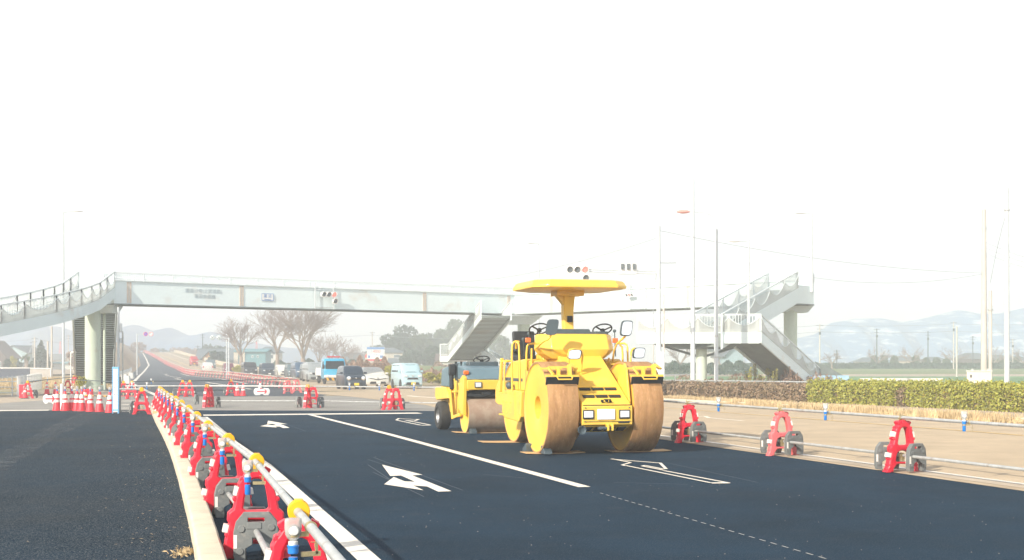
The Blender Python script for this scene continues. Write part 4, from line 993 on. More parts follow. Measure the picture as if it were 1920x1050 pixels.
board(.55, .0, 1.6, .45, 'thin warped plywood board under the small roller drum', base=lambda x, y: (Matrix.Rotation(R(17), 4, 'Z') @ Vector((x, y, 0)))+Vector((-1.10, 29.6, 0)), rz=R(17), up=.02)
p = Vector((-1.10, 29.6, 0))+Matrix.Rotation(R(17), 4, 'Z') @ Vector((.12,-.28,0)); chock((p.x, p.y, .0), R(17+90), 'grey wedge chock before the small roller drum')
# ================================================================== PEDESTRIAN BRIDGE
A = S(213, 29); B = S(965, 23.8); D = S(1493, 29); A.z = B.z = D.z = 0
br = thing('footbridge', 'long pale green steel footbridge with stairs crossing above the junction', 'footbridge', (0,0,0))
ZB, ZT, ZR = 5.34, 6.87, 7.40
def side(a, b): t = (b-a).normalized(); return Vector((-t.y, t.x, 0))
def railing(mb, a, b, h, step=2.0, bal=.13, mid=False, post=.09):
    a, b = Vector(a), Vector(b); L_ = (b-a).length; n = max(1, round(L_/step)); up = Vector((0,0,1))
    mb.bar(a+up*h, b+up*h, .09, .07); mb.bar(a+up*.09, b+up*.09, .05, .05)
    for i in range(n+1):
        p = a.lerp(b, i/n); mb.bar(p, p+up*h, post, post, (1,0,0))
    if bal:
        m_ = int(L_/bal)
        for i in range(m_):
            p = a.lerp(b, (i+.5)/m_); mb.bar(p+up*.11, p+up*(h-.03), .028, .028, (1,0,0))
W_ = 2.1
for a, b in ((A, B), (B, D)):
    n = side(a, b)
    g = MB(); z = lambda v, h: v+Vector((0,0,h))
    t = (b-a).normalized()
    e0 = a if a is A else a+t*.02; e1 = b-t*.02 if b is B else b
    def sec(p): return [z(p, ZB+.08), z(p, ZT), z(p+n*.12, ZT), z(p+n*.12, ZT-.25), z(p+n*(W_-.12), ZT-.25), z(p+n*(W_-.12), ZT), z(p+n*W_, ZT), z(p+n*W_, ZB+.08)]
    g.loft([sec(e0), sec(e1)]); o = g.build('girder', M['bridge'], br, smooth=0)
    f = MB()
    def sec2(p): return [z(p-n*.06, ZB), z(p-n*.06, ZB+.077), z(p+n*(W_+.06), ZB+.077), z(p+n*(W_+.06), ZB)]
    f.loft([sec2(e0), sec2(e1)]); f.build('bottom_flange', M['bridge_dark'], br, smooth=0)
    f = MB(); f.bar(z(e0-n*.03, ZT+.035), z(e1-n*.03, ZT+.035), .14, .06); f.bar(z(e0+n*(W_+.03), ZT+.035), z(e1+n*(W_+.03), ZT+.035), .14, .06); f.build('coping', M['bridge_rail'], br, smooth=0)
    r_ = MB(); railing(r_, z(e0+n*.02, ZT+.05), z(e1+n*.02, ZT+.05), ZR-ZT-.05, bal=.14); r_.build('railing', M['bridge_rail'], br, smooth=0)
    r_ = MB(); railing(r_, z(e0+n*(W_-.02), ZT+.05), z(e1+n*(W_-.02), ZT+.05), ZR-ZT-.05, bal=.14); r_.build('railing', M['bridge_rail'], br, smooth=0)
def on_line(a, b, px):
    lo, hi = 0, 1
    for _ in range(40):
        m_ = (lo+hi)/2; q = a.lerp(b, m_); lo, hi = (m_, hi) if 960+q.x/q.y*F < px else (lo, m_)
    return a.lerp(b, lo)
for a, b, pxs in ((A, B, (242,453,796,954)), (B, D, (1034,1290))):
    n = side(a, b); t = (b-a).normalized()
    for px in pxs:
        q = on_line(a, b, px); mb = MB(); rr = MB()
        for sx in (-1, 1): mb.bar(q-n*.012+t*sx*.085+Vector((0,0,ZB+.12)), q-n*.012+t*sx*.085+Vector((0,0,ZT-.04)), .135, .02, n)
        for k in range(11):
            for sx in (-1, 1): mb.bar(q-n*.03+t*(sx*.085-.05)+Vector((0,0,ZB+.2+k*.125)), q-n*.03+t*(sx*.085+.05)+Vector((0,0,ZB+.2+k*.125)), .03, .045)
        mb.build('splice_plate', M['bridge_rust'], br, smooth=0)
n = side(A, B); ang = math.atan2((B-A).y, (B-A).x)
M['faded'] = mat('faded_lettering', (.40,.48,.52), .7)
for tx, px, zz, sz in (('国道17号(上武道路)', 382, 6.38, .30), ('蓮沼歩道橋', 384, 6.02, .30)):
    q = on_line(A, B, px); text_mesh(tx, sz, 'lettering', M['faded'], br, q-n*.012+Vector((0,0,zz)), (R(90), 0, ang))
q = on_line(A, B, 501); t_ = (B-A).normalized()
o = MB().bar(q-n*.04-t_*.45+Vector((0,0,6.13)), q-n*.04+t_*.45+Vector((0,0,6.13)), .03, .52).build('name_board', M['white'], br)
bb = MB()
for zz in (-.235, .235): bb.bar(q-n*.058-t_*.44+Vector((0,0,6.13+zz)), q-n*.058+t_*.44+Vector((0,0,6.13+zz)), .008, .03)
for sx in (-.435, .435): bb.bar(q-n*.058+t_*sx+Vector((0,0,5.91)), q-n*.058+t_*sx+Vector((0,0,6.35)), .03, .008, n)
M['signblue'] = mat('sign_blue', (.12,.28,.58), .5); bb.build('name_border', M['signblue'], o)
text_mesh('蓮 沼', .26, 'lettering', M['signblue'], o, q-n*.062+Vector((0,0,6.19)), (R(90),0,ang)); text_mesh('Hasunuma', .12, 'lettering', M['signblue'], o, q-n*.062+Vector((0,0,5.97)), (R(90),0,ang))
# piers
def pier(px, s, z1, r, label=None, sq=False):
    p = S(px, s); mb = MB().lathe([(r*1.35,-.1),(r*1.35,.35),(r,.36),(r,z1-p.z-.5),(r*1.0,z1-p.z)], (p.x,p.y,p.z), 28); return mb.build('pier', M['pier'], br, smooth=30)
pier(174, 28.7, ZB, .50); pier(1482, 28.2, ZB, .44); pier(1315, 31.2, 2.7, .33); pier(982, 23.2, ZB, .5)
p = S(196, 28.2); MB().lathe([(.09,0),(.09,ZB-p.z)], p, 12).build('drain_pipe', M['pier'], br)
p = S(174, 28.7); cb_ = MB(); cb_.box((p.x, p.y+.6, ZB-.25),(2.6,1.3,.5), top=(3.0,2.0)); cb_.build('cross_head', M['bridge'], br, smooth=0)
p = S(1482, 28.2); MB().box((p.x+.1, p.y+.3, ZB-.22),(2.0,1.2,.42), top=(2.6,2.0)).build('cross_head', M['bridge'], br, smooth=0)
p = S(975, 23.2); MB().box((p.x, p.y, ZB-.35),(1.8,1.2,.7), top=(3.6,2.2)).build('cross_head', M['bridge'], br, smooth=0)
# walkway with solid stringers, soffit, railings and hanging sheets
def catenary_sheet(mb, a, b, h, lo=.08, sag=.5, top=.85):
    n = 8
    for i in range(n):
        u0, u1 = i/n, (i+1)/n
        f = lambda u: h*(top-sag*4*u*(1-u))
        p, q = a.lerp(b, u0), a.lerp(b, u1); z = Vector((0,0,1))
        mb.add([p+z*lo, q+z*lo, q+z*f(u1), p+z*f(u0)], [(0,1,2,3)])
def walkway(path, wv, depth, h=1.12, sheets=True, steps=False, bal=.13, th=.10, up=.12, both=True):
    nose = MB(); g, sf, r_, tp, rope = MB(), MB(), MB(), MB(), MB(); z = Vector((0,0,1))
    for e, off in ((0, Vector((0,0,0))), (1, wv)):
        r_, tp, rope = MB(), MB(), MB()
        d = wv.normalized()*th
        for a, b in zip(path, path[1:]):
            a1, b1 = a+off, b+off; o_ = -d if e == 0 else d
            g.loft([[p+z*up, p-z*depth, p+o_-z*depth, p+o_+z*up] for p in (a1, b1)])
            if e == 0 or both: railing(r_, a1+z*up+o_*.5, b1+z*up+o_*.5, h-up, bal=bal)
            if sheets and (e == 0 or both):
                L_ = (b-a).length; n = max(1, round(L_/2.0))
                for i in range(n):
                    p, q = a1.lerp(b1, i/n)+o_*1.2, a1.lerp(b1, (i+1)/n)+o_*1.2; k = random.uniform(.40,.58); catenary_sheet(tp, p, q, h, sag=k)
                    pts_ = [p.lerp(q, u/8)+o_*.15+z*h*(.85-k*4*(u/8)*(1-u/8)) for u in range(9)]; rope.tube(pts_, .022, 5)
        o = r_.build('railing', M['bridge_rail'], br, smooth=0)
        if sheets: tp.build('hanging_sheet', M['tarp'], o); rope.build('rope', M['bridge_rail'], o)
    for a, b in zip(path, path[1:]):
        if steps:
            n = max(2, round((b-a).length/.34))
            for i in range(n):
                p, q = a.lerp(b, i/n), a.lerp(b, (i+1)/n); dz = Vector((0,0,0))
                nose.bar(Vector((q.x,q.y,p.z))+wv*.02-z*.17, Vector((q.x,q.y,p.z))+wv*.98-z*.17, .07, .10)
                sf.loft([[p+wv*.01, p+wv*.01-z*.17, p+wv*.99-z*.17, p+wv*.99], [Vector((q.x,q.y,p.z))+wv*.01, Vector((q.x,q.y,p.z))+wv*.01-z*.10, Vector((q.x,q.y,p.z))+wv*.99-z*.10, Vector((q.x,q.y,p.z))+wv*.99]])
        else: sf.loft([[p+wv*.005-z*.02, p+wv*.005-z*(depth-.12), p+wv*.995-z*(depth-.12), p+wv*.995-z*.02] for p in (a, b)])
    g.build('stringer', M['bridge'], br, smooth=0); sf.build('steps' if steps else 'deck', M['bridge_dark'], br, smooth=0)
    if steps: nose.build('step_nosing', M['bridge'], br, smooth=0)
# left ramp curving down towards the left
nr = [(213,29,509),(199,29.3,519.5),(186,29.6,529.5),(170,30.1,536),(151,30.8,541.7),(128,31.4,547.5),(104,32,553),(44,33.2,564.5),(0,34,572),(-60,35.5,584),(-150,38,605),(-260,41,634)]
path = [S(px, s, EYE+(HOR-y)/s-1.10) for px, s, y in nr]
path[0].z = path[0].z
walkway(path, Vector((-2.35,.35,0)), .62, h=1.10)
# stair behind the left pier, two flights going away
d_ = Vector((-math.sin(YAW), math.cos(YAW), 0)); u_ = Vector((math.cos(YAW), math.sin(YAW), 0))
p0 = S(138, 28.6, 5.25); w2 = u_*2.65
p1 = p0+d_*6.6; p1.z = 2.75; p2 = p1+d_*1.6; p3 = p2+d_*6.6; p3.z = -.1
M_b = M['bridge']
walkway([p0, p1], w2, .45, steps=True, sheets=False, both=True); walkway([p1, p2], w2, .30, sheets=False, both=True); walkway([p2, p3], w2, .40, steps=True, sheets=False)
# right-hand stair: upper flight, long landing, lower flight
uf = Vector((.62,.78,0)); nf = Vector((-.78,.62,0))
q0 = Vector((18.45, 82.9, 6.35)); q1 = q0-uf*10.0; q1.z = 3.3
walkway([q0, q1], nf*2.0, .90)
l0, l1 = Vector((7.45,76.2,3.3)), Vector((14.5,75.0,3.3))
walkway([l0, l1], Vector((.25,2.1,0)), .58, bal=.16)
r0 = Vector((14.52,75.0,3.3)); r1 = r0+uf*9.0; r1.z = -.3
walkway([r0, r1], nf*2.0, .55, bal=.14)
kb = MB(); pz = S(1315, 31.2); kb.bar((pz.x,pz.y,1.9),(pz.x-2.8,pz.y+.2,2.75),.12,.14); kb.bar((pz.x,pz.y,1.9),(pz.x+2.8,pz.y+.2,2.75),.12,.14); kb.box((pz.x,pz.y,2.55),(3.2,1.6,.3), top=(4.4,1.9)); kb.build('landing_brace', M['bridge_dark'], br, smooth=0)
# middle stair under the bend
m0 = S(903, 24.7, 5.15); m1 = S(842, 22.3, 2.0); wm = Vector((2.2,.35,0))
walkway([m0, m1], wm, .35, steps=True); m2 = m1+Vector((-.75,1.0,0)); walkway([m1, m2], wm, .35, sheets=False)
m3 = S(888, 22.3, 2.1); m4 = S(968, 24.6, -.2); walkway([m3, m4], Vector((.5,2.0,0)), .40, bal=.14)
# ================================================================== LAMPS, POLES, SIGNALS
def pole_thing(name, label, cat, px, s, ytop, r0, r1, m='galv_white', ybase=None, z0=None, parts=None, group=None):
    p = S(px, s) if z0 is None else S(px, s, z0)
    t = thing(name, label, cat, p, 0, group); H_ = EYE+(HOR-ytop)/s-p.z
    MB().lathe([(r0,0),(r0,H_*.02),(r0*.98,H_*.15),(r1,H_)], n=14).build('pole', M[m], t, smooth=60)
    return t, H_
def lamp_head(t, H_, dx, dz=0, L_=.7, m='galv_white', hm='white', y=0):
    sx = -1 if dx < 0 else 1
    MB().tube(smooth_path([Vector((0,0,H_-.05)), Vector((dx*.25,y*.25,H_+dz*.7)), Vector((dx*.6,y*.6,H_+dz)), Vector((dx-sx*L_*.4,y,H_+dz))], 2), .035, 8).build('arm', M[m], t, smooth=60)
    mb = MB(); n = 12; rg = []
    for u, w, h in ((0,.05,.05),(.15,.11,.09),(.5,.15,.12),(.85,.12,.09),(1,.04,.03)):
        rg.append([(dx-sx*L_*(.5-u), y+w*math.cos(2*PI*k/n), H_+dz+h*math.sin(2*PI*k/n)*.7) for k in range(n)])
    mb.loft(rg).build('lamp_head', M[hm], t, smooth=60)
t, H_ = pole_thing('street_lamp', 'tall thin street lamp rising behind the curved ramp on the left', 'street lamp', 119, 24, 398, .10, .05); lamp_head(t, H_, 1.2, .1)
t, H_ = pole_thing('street_lamp', 'thin street lamp standing just behind the bend of the footbridge', 'street lamp', 1010, 20, 457, .09, .05); lamp_head(t, H_, -.7, .08, .6)
t, H_ = pole_thing('plain_pole', 'tall plain white pole before the long stair landing', 'pole', 1299, 34, 335, .135, .085)
t, H_ = pole_thing('street_lamp', 'street lamp with a curved arm and a pinkish lamp head', 'street lamp', 1343, 33, 430, .125, .095)
MB().tube(smooth_path([Vector((0,0,H_-.05)), Vector((-.05,0,H_+.55)), Vector((-.5,0,H_+.98)), Vector((-1.6,0,H_+1.02))], 3), .035, 8).build('arm', M['galv_white'], t, smooth=60)
M['lamp_pink'] = mat('faded_red_lamp', (.75,.33,.28), .5)
MB().loft([[(-1.5-u*.75, w*math.cos(2*PI*k/12), H_+1.0+w*.7*math.sin(2*PI*k/12)) for k in range(12)] for u, w in ((0,.05),(.2,.13),(.6,.16),(1,.05))]).build('lamp_head', M['lamp_pink'], t, smooth=60)
for z_ in (.5, 2.1, 3.3): MB().lathe([(.13,-.04),(.15,-.03),(.15,.03),(.13,.04)], (0,0,z_), 14).build('band', M['steel'], t)
t, H_ = pole_thing('street_lamp', 'street lamp bolted to the stair landing of the footbridge', 'street lamp', 1404, 31.6, 450, .085, .05, z0=3.1); lamp_head(t, H_, -.85, -.06, .7)
t, H_ = pole_thing('street_lamp', 'street lamp fixed to the right end platform of the footbridge', 'street lamp', 1522, 28.6, 399, .10, .05, z0=6.2); lamp_head(t, H_, -.75, .0, .7)
t, H_ = pole_thing('lamp_post', 'short white lamp post with a hooked top left of the stair', 'street lamp', 133, 26, 665, .05, .04, 'white'); MB().tube(smooth_path([Vector((0,0,H_-.05)), Vector((0,0,H_+.15)), Vector((.15,0,H_+.2)), Vector((.4,0,H_+.18))], 2), .05, 8).build('hooked_lamp', M['white'], t)
# signals
M['sig_off'] = mat('dark_lens', (.12,.14,.15), .35); M['sig_red'] = mat('red_signal_lens', (.9,.1,.08), .4, emit=(1,.12,.09,1.6))
def signal(parent, c, rz, n=3, lit=2, sc=1.0, hoods=True):
    Mx = Matrix.Translation(Vector(c)) @ Matrix.Rotation(rz, 4, 'Z') @ Matrix.Scale(sc, 4)
    w_ = .41*n; outl = [(w_/2*math.copysign(abs(math.cos(a))**.4, math.cos(a)), .21*math.copysign(abs(math.sin(a))**.5, math.sin(a))) for a in [2*PI*(k+.5)/20 for k in range(20)]]
    o = MB().prism(outl, -.06, .06, 'y').xf(Mx).build('signal_housing', M['white'], parent, smooth=20)
    for i in range(n):
        x = (i-(n-1)/2)*.40
        MB().lathe([(0,-.085),(.10,-.08),(.155,-.065),(.16,-.05)], (x,0,0), 20, 'y').xf(Mx).build('lens', M['sig_red' if i == lit else 'sig_off'], o)
        h = MB(); k = 10; vs = []
        for yy, rr in ((-.06,.17),(-.20,.175)):
            for j in range(k+1): a = R(-10)+R(200)*j/k; vs.append((x+rr*math.cos(a), yy, rr*math.sin(a)))
        h.add(vs, [(j,j+1,j+k+2,j+k+1) for j in range(k)]).xf(Mx).build('visor', M['white'], o)
    return o
t, H_ = pole_thing('signal_pole', 'grey traffic signal pole with a long arm right of the big roller', 'traffic signal', 1235, 36, 424, .14, .09)
za = EYE+(HOR-509)/36-t.location.z
am = MB(); am.tube([(0,0,za),(-4.4,-.3,za+.12)], .04, 8); am.tube([(0,0,za-.12),(-4.2,-.3,za)], .035, 8); am.build('arm', M['galv_white'], t)
signal(t, (-4.25,-.42,za+.05), R(4), 3, 2, .98); signal(t, (-3.82,-.42,za-.38), R(4), 1, -1, .98)
c_ = MB(); c_.box((-1.62,-.1,za+.22),(.95,.22,.42)); c_.box((-1.62,-.1,za-.08),(.95,.30,.12)); c_.build('rear_signal_housing', M['white'], t, bevel=.02)
MB().box((-1.90,-.22,za+.24),(.16,.14,.30)).box((-1.60,-.22,za+.24),(.16,.14,.30)).box((-1.30,-.22,za+.24),(.16,.14,.30)).build('rear_visor', M['sig_off'], t)
MB().box((.06,-.20,EYE+(HOR-684)/36-t.location.z),(.42,.25,1.35)).build('control_box', M['galv_white'], t, bevel=.02)
MB().tube([(.9,0,za+.45),(.0,0,za+.45)], .03, 6).tube([(-.14,-.1,za-.1),(-.30,-.1,za-1.6),(-.28,-.1,za-2.9),(-.13,-.1,za-3.3)], .018, 6).build('cable', M['wire'], t)
MB().tube([(.26,0,1.2),(.26,0,EYE+(HOR-545)/36)], .055, 6).build('climbing_steps', M['bridge_rust'], t)
t, H_ = pole_thing('signal_pole', 'pale pole with boxes standing right of the left bridge pier', 'pole', 222, 30, 576, .085, .07)
MB().box((.16,-.02,4.0),(.12,.2,.55)).build('signal_box', M['galv_white'], t, bevel=.01); MB().box((.15,0,3.2),(.10,.16,.3)).build('signal_box', M['galv_white'], t, bevel=.01)
t, H_ = pole_thing('signal_pole', 'thin grey pole with a bent top beside the hill road entrance', 'pole', 230, 28, 624, .055, .05, 'steel'); MB().tube([(0,0,H_-.03),(-.02,0,H_+.1),(-.2,0,H_+.12)], .045, 8).build('bent_top', M['steel'], t)
# signals hung on the bridge
def bridge_signal(px0, px1, a, b, label, lit, lens_px, aux, sc=1.0, z0=5.40, z1=7.25, side_=1):
    n = side(a, b); ang_ = math.atan2((b-a).y, (b-a).x); t = thing('bridge_signal', label, 'traffic signal', (0,0,0))
    q0_, q1_ = on_line(a, b, px0)-n*.16, on_line(a, b, px1)-n*.16
    f = MB(); 
    for q in (q0_, q1_): f.tube([q+Vector((0,0,z0)), q+Vector((0,0,z1))], .035, 8)
    for zz in (z0+.12, 6.75): f.tube([q0_+Vector((0,0,zz)), q1_+Vector((0,0,zz))], .028, 8)
    f.build('bracket', M['galv_white'], t)
    ql = on_line(a, b, lens_px)-n*.42; zz = 6.42
    signal(t, ql+Vector((0,0,zz)), ang_ if side_ > 0 else R(0), 3, lit, sc)
    if aux: qa = on_line(a, b, aux)-n*.40; signal(t, qa+Vector((0,0,zz-.46)), ang_, 1, -1, sc)
    return t
bridge_signal(589, 623, A, B, 'traffic signal showing red on the left span of the footbridge', 2, 611, 623)
bridge_signal(1184, 1212, B, D, 'small traffic signal turned left on the right span of the footbridge', 1, 1188, None, .62)
# white patch on girder behind that signal is omitted: nothing there but paint
# utility poles on the right
POLES = [(1845,27,393,.21,.14,'pole','thick concrete pole behind the beige cabinet'),(1857,27.6,545,.13,.10,'pole','short concrete pole beside the thick one at the right'),(1888,32,352,.15,.11,'galv_white','tall white steel pole near the right edge'),
         (1794,15,612,.11,.09,'pole','slender concrete pole left of the beige cabinet'),(1788,9,603,.14,.10,'pole','far utility pole just left of the slender concrete one'),(1644,8.5,616,.13,.10,'blackmetal','dark far pole above the first clipped trees'),(1740,8.5,621,.13,.10,'blackmetal','dark far pole with a cross-arm behind the bare trees'),
         (1537,10,608,.14,.10,'pole','far utility pole right of the stair foot'),(1569,9,656,.10,.08,'blackmetal','small far pole above the stair foot'),(1824,8,630,.11,.09,'blackmetal','dark far pole left of the thick concrete pole'),(1899,8.3,635,.12,.10,'pole','far pole with a lamp near the right edge')]
pt = []
for px, s, yt, r0_, r1_, m_, lb in POLES:
    t, H_ = pole_thing('utility_pole', lb, 'utility pole', px, s, yt, r0_, r1_, m_, group='utility poles on the right'); pt.append((t, H_))
    if s < 12:
        MB().bar((-.7,0,H_-.25),(.7,0,H_-.25),.08,.08).bar((-.5,0,H_-.9),(.5,0,H_-.9),.07,.07).box((.0,-.1,H_-1.7),(.35,.3,.5)).build('cross_arm', M['blackmetal'], t)
    elif s > 25:
        for k in range(int(H_/.45)-3): MB().cyl(((.17 if k % 2 else -.17)*(1-k*.012), 0, 1.6+k*.45), .012, .14, 'x', 5).build('step_bolt', M['steel'], t)
        MB().lathe([(.155,-.05),(.175,-.05),(.175,.05),(.155,.05)], (0,0,H_-1.3), 12).build('band', M['steel'], t)
LP = [(65,10,632,.14,.1,'pole','utility pole with a slanting stay behind the left house'),(89.5,17,640,.10,.09,'pole','left one of two slim pale poles'),(97,17,612,.10,.09,'pole','right one of two slim pale poles'),(118,8,634,.12,.09,'pole','distant pole left of the stair'),(128,8,628,.12,.09,'pole','distant pole close to the stair stringer'),
      (380,8.2,626,.13,.10,'blackmetal','far utility pole left of the brown-roofed house'),(371,8,648,.10,.09,'blackmetal','short far pole left of the brown-roofed house'),(698,8,622,.13,.1,'pole','utility pole above the billboard'),(62,9.5,640,.1,.08,'pole','short pole beside the conifer'),(425,17,637,.085,.07,'galv_white','left one of the paired pale poles before the house'),(1225,12,610,.10,.08,'pole','far slim pole behind the signal pole')]
for px, s, yt, r0_, r1_, m_, lb in LP:
    t, H_ = pole_thing('utility_pole', lb, 'utility pole', px, s, yt, r0_, r1_, m_, group='utility poles in the background')
    if s < 11: MB().bar((-.6,0,H_-.25),(.6,0,H_-.25),.08,.08).bar((-.45,0,H_-.8),(.45,0,H_-.8),.07,.07).build('cross_arm', M['blackmetal'], t)
    if px == 65: MB().tube([(0,0,H_-.5),(-2.6,0,0)], .05, 6).build('stay', M['wire'], t)
# sign gantries at the hill road
M['sign_blue'] = mat('no_parking_blue', (.05,.08,.55), .4); M['sign_red'] = mat('sign_red', (.75,.05,.07), .4)
t, H_ = pole_thing('sign_pole', 'tall pole with an arm carrying two round road signs over the hill road', 'road sign', 257, 13.5, 625, .085, .075)
MB().tube([(0,0,H_-.15),(2.1,0,H_-.05)], .045, 8).build('arm', M['galv_white'], t)
for x, m_, ba in ((1.22,'sign_blue',1),(1.98,'white',0)):
    o = MB().lathe([(0,-.03),(.30,-.03),(.30,.01),(0,.01)], (x,-.08,H_-.1), 24, 'y').build('sign_face', M[m_], t)
    MB().lathe([(.24,-.036),(.30,-.036),(.30,-.031),(.24,-.031),(.24,-.036)], (x,-.08,H_-.1), 24, 'y', cap=False).build('sign_rim', M['sign_red'], o)
    MB().bar((x-.19,-.116,H_-.1+.19),(x+.19,-.116,H_-.1-.19),.05,.006,(0,1,0)).build('sign_bar', M['sign_red' if ba else 'blackmetal'], o)
t, H_ = pole_thing('lamp_gantry', 'pair of pale poles with an arm holding two round white lamps', 'lamp gantry', 429, 16.5, 633, .09, .08)
MB().tube([(0,0,H_-.1),(-2.0,0,H_+.05)], .045, 8).build('arm', M['galv_white'], t)
for x in (-1.1,-1.85):
    h = MB(); h.lathe([(0,-.12),(.20,-.1),(.27,0),(.20,.1),(0,.12)], (x,0,H_), 18, 'y'); h.build('round_lamp', M['bridge_rail'], t)
    h = MB()
    for a in range(4): h.bar((x,-.125,H_),(x+.2*math.cos(a*PI/2+.6),-.115,H_+.2*math.sin(a*PI/2+.6)),.05,.01,(0,1,0))
    h.build('vanes', M['blackmetal'], t)
# overhead wires
def wire(a, b, sag, label, r=.012):
    pts_ = [a.lerp(b, i/16)-Vector((0,0,sag*4*(i/16)*(1-i/16))) for i in range(17)]; mb = MB().tube([p-a for p in pts_], r, 4); o = mb.build('wire', M['wire'], smooth=60); o.location = a; return tag(o, label, 'wire', 'overhead wires')
wire(S(1235,36,py=432), S(1845,27,py=512), .45, 'thin wire from the signal pole top over the stair to the thick pole', .012)
wire(S(1235,36,py=445), S(860,22,py=528), .5, 'thin wire running left from the signal pole top')
wire(S(1522,28.6,py=520), S(1845,27,py=513), .5, 'thin wire from the right end of the footbridge to the thick pole')
for k, y in enumerate((453,463,473)): wire(S(1845,27,py=y), S(2050,34,py=y+55), .3, f'{ORD[k]} from the top of three parallel wires leaving the thick pole')
wire(S(1857,27.6,py=530), S(1888,32,py=395), -.3, 'service wire rising from the short pole to the white pole')
for k, (y0, y1, y2) in enumerate(((610,608,606),(622,622,622))):
    wire(S(1300,10,py=y0+8), S(1537,10,py=y0), .3, f'far wire left of the stair foot pole, {"upper" if k == 0 else "lower"}', .03)
    wire(S(1537,10,py=y0), S(1788,9,py=y1-1), .3, f'far wire between the far poles right of the stair foot, {"upper" if k == 0 else "lower"}', .03)
    wire(S(1788,9,py=y1-1), S(2000,9,py=y2), .3, f'far wire running to the right edge, {"upper" if k == 0 else "lower"}', .03)
wire(S(0,10,py=640), S(65,10,py=636), .1, 'far wire at the left edge above the roofs', .025); wire(S(65,10,py=636), S(210,9,py=650), .3, 'far wire from the stayed pole towards the stair', .025)
wire(S(560,9,py=632), S(698,8,py=628), .2, 'far wire left of the billboard pole', .03); wire(S(698,8,py=628), S(860,8,py=634), .3, 'far wire right of the billboard pole', .03)
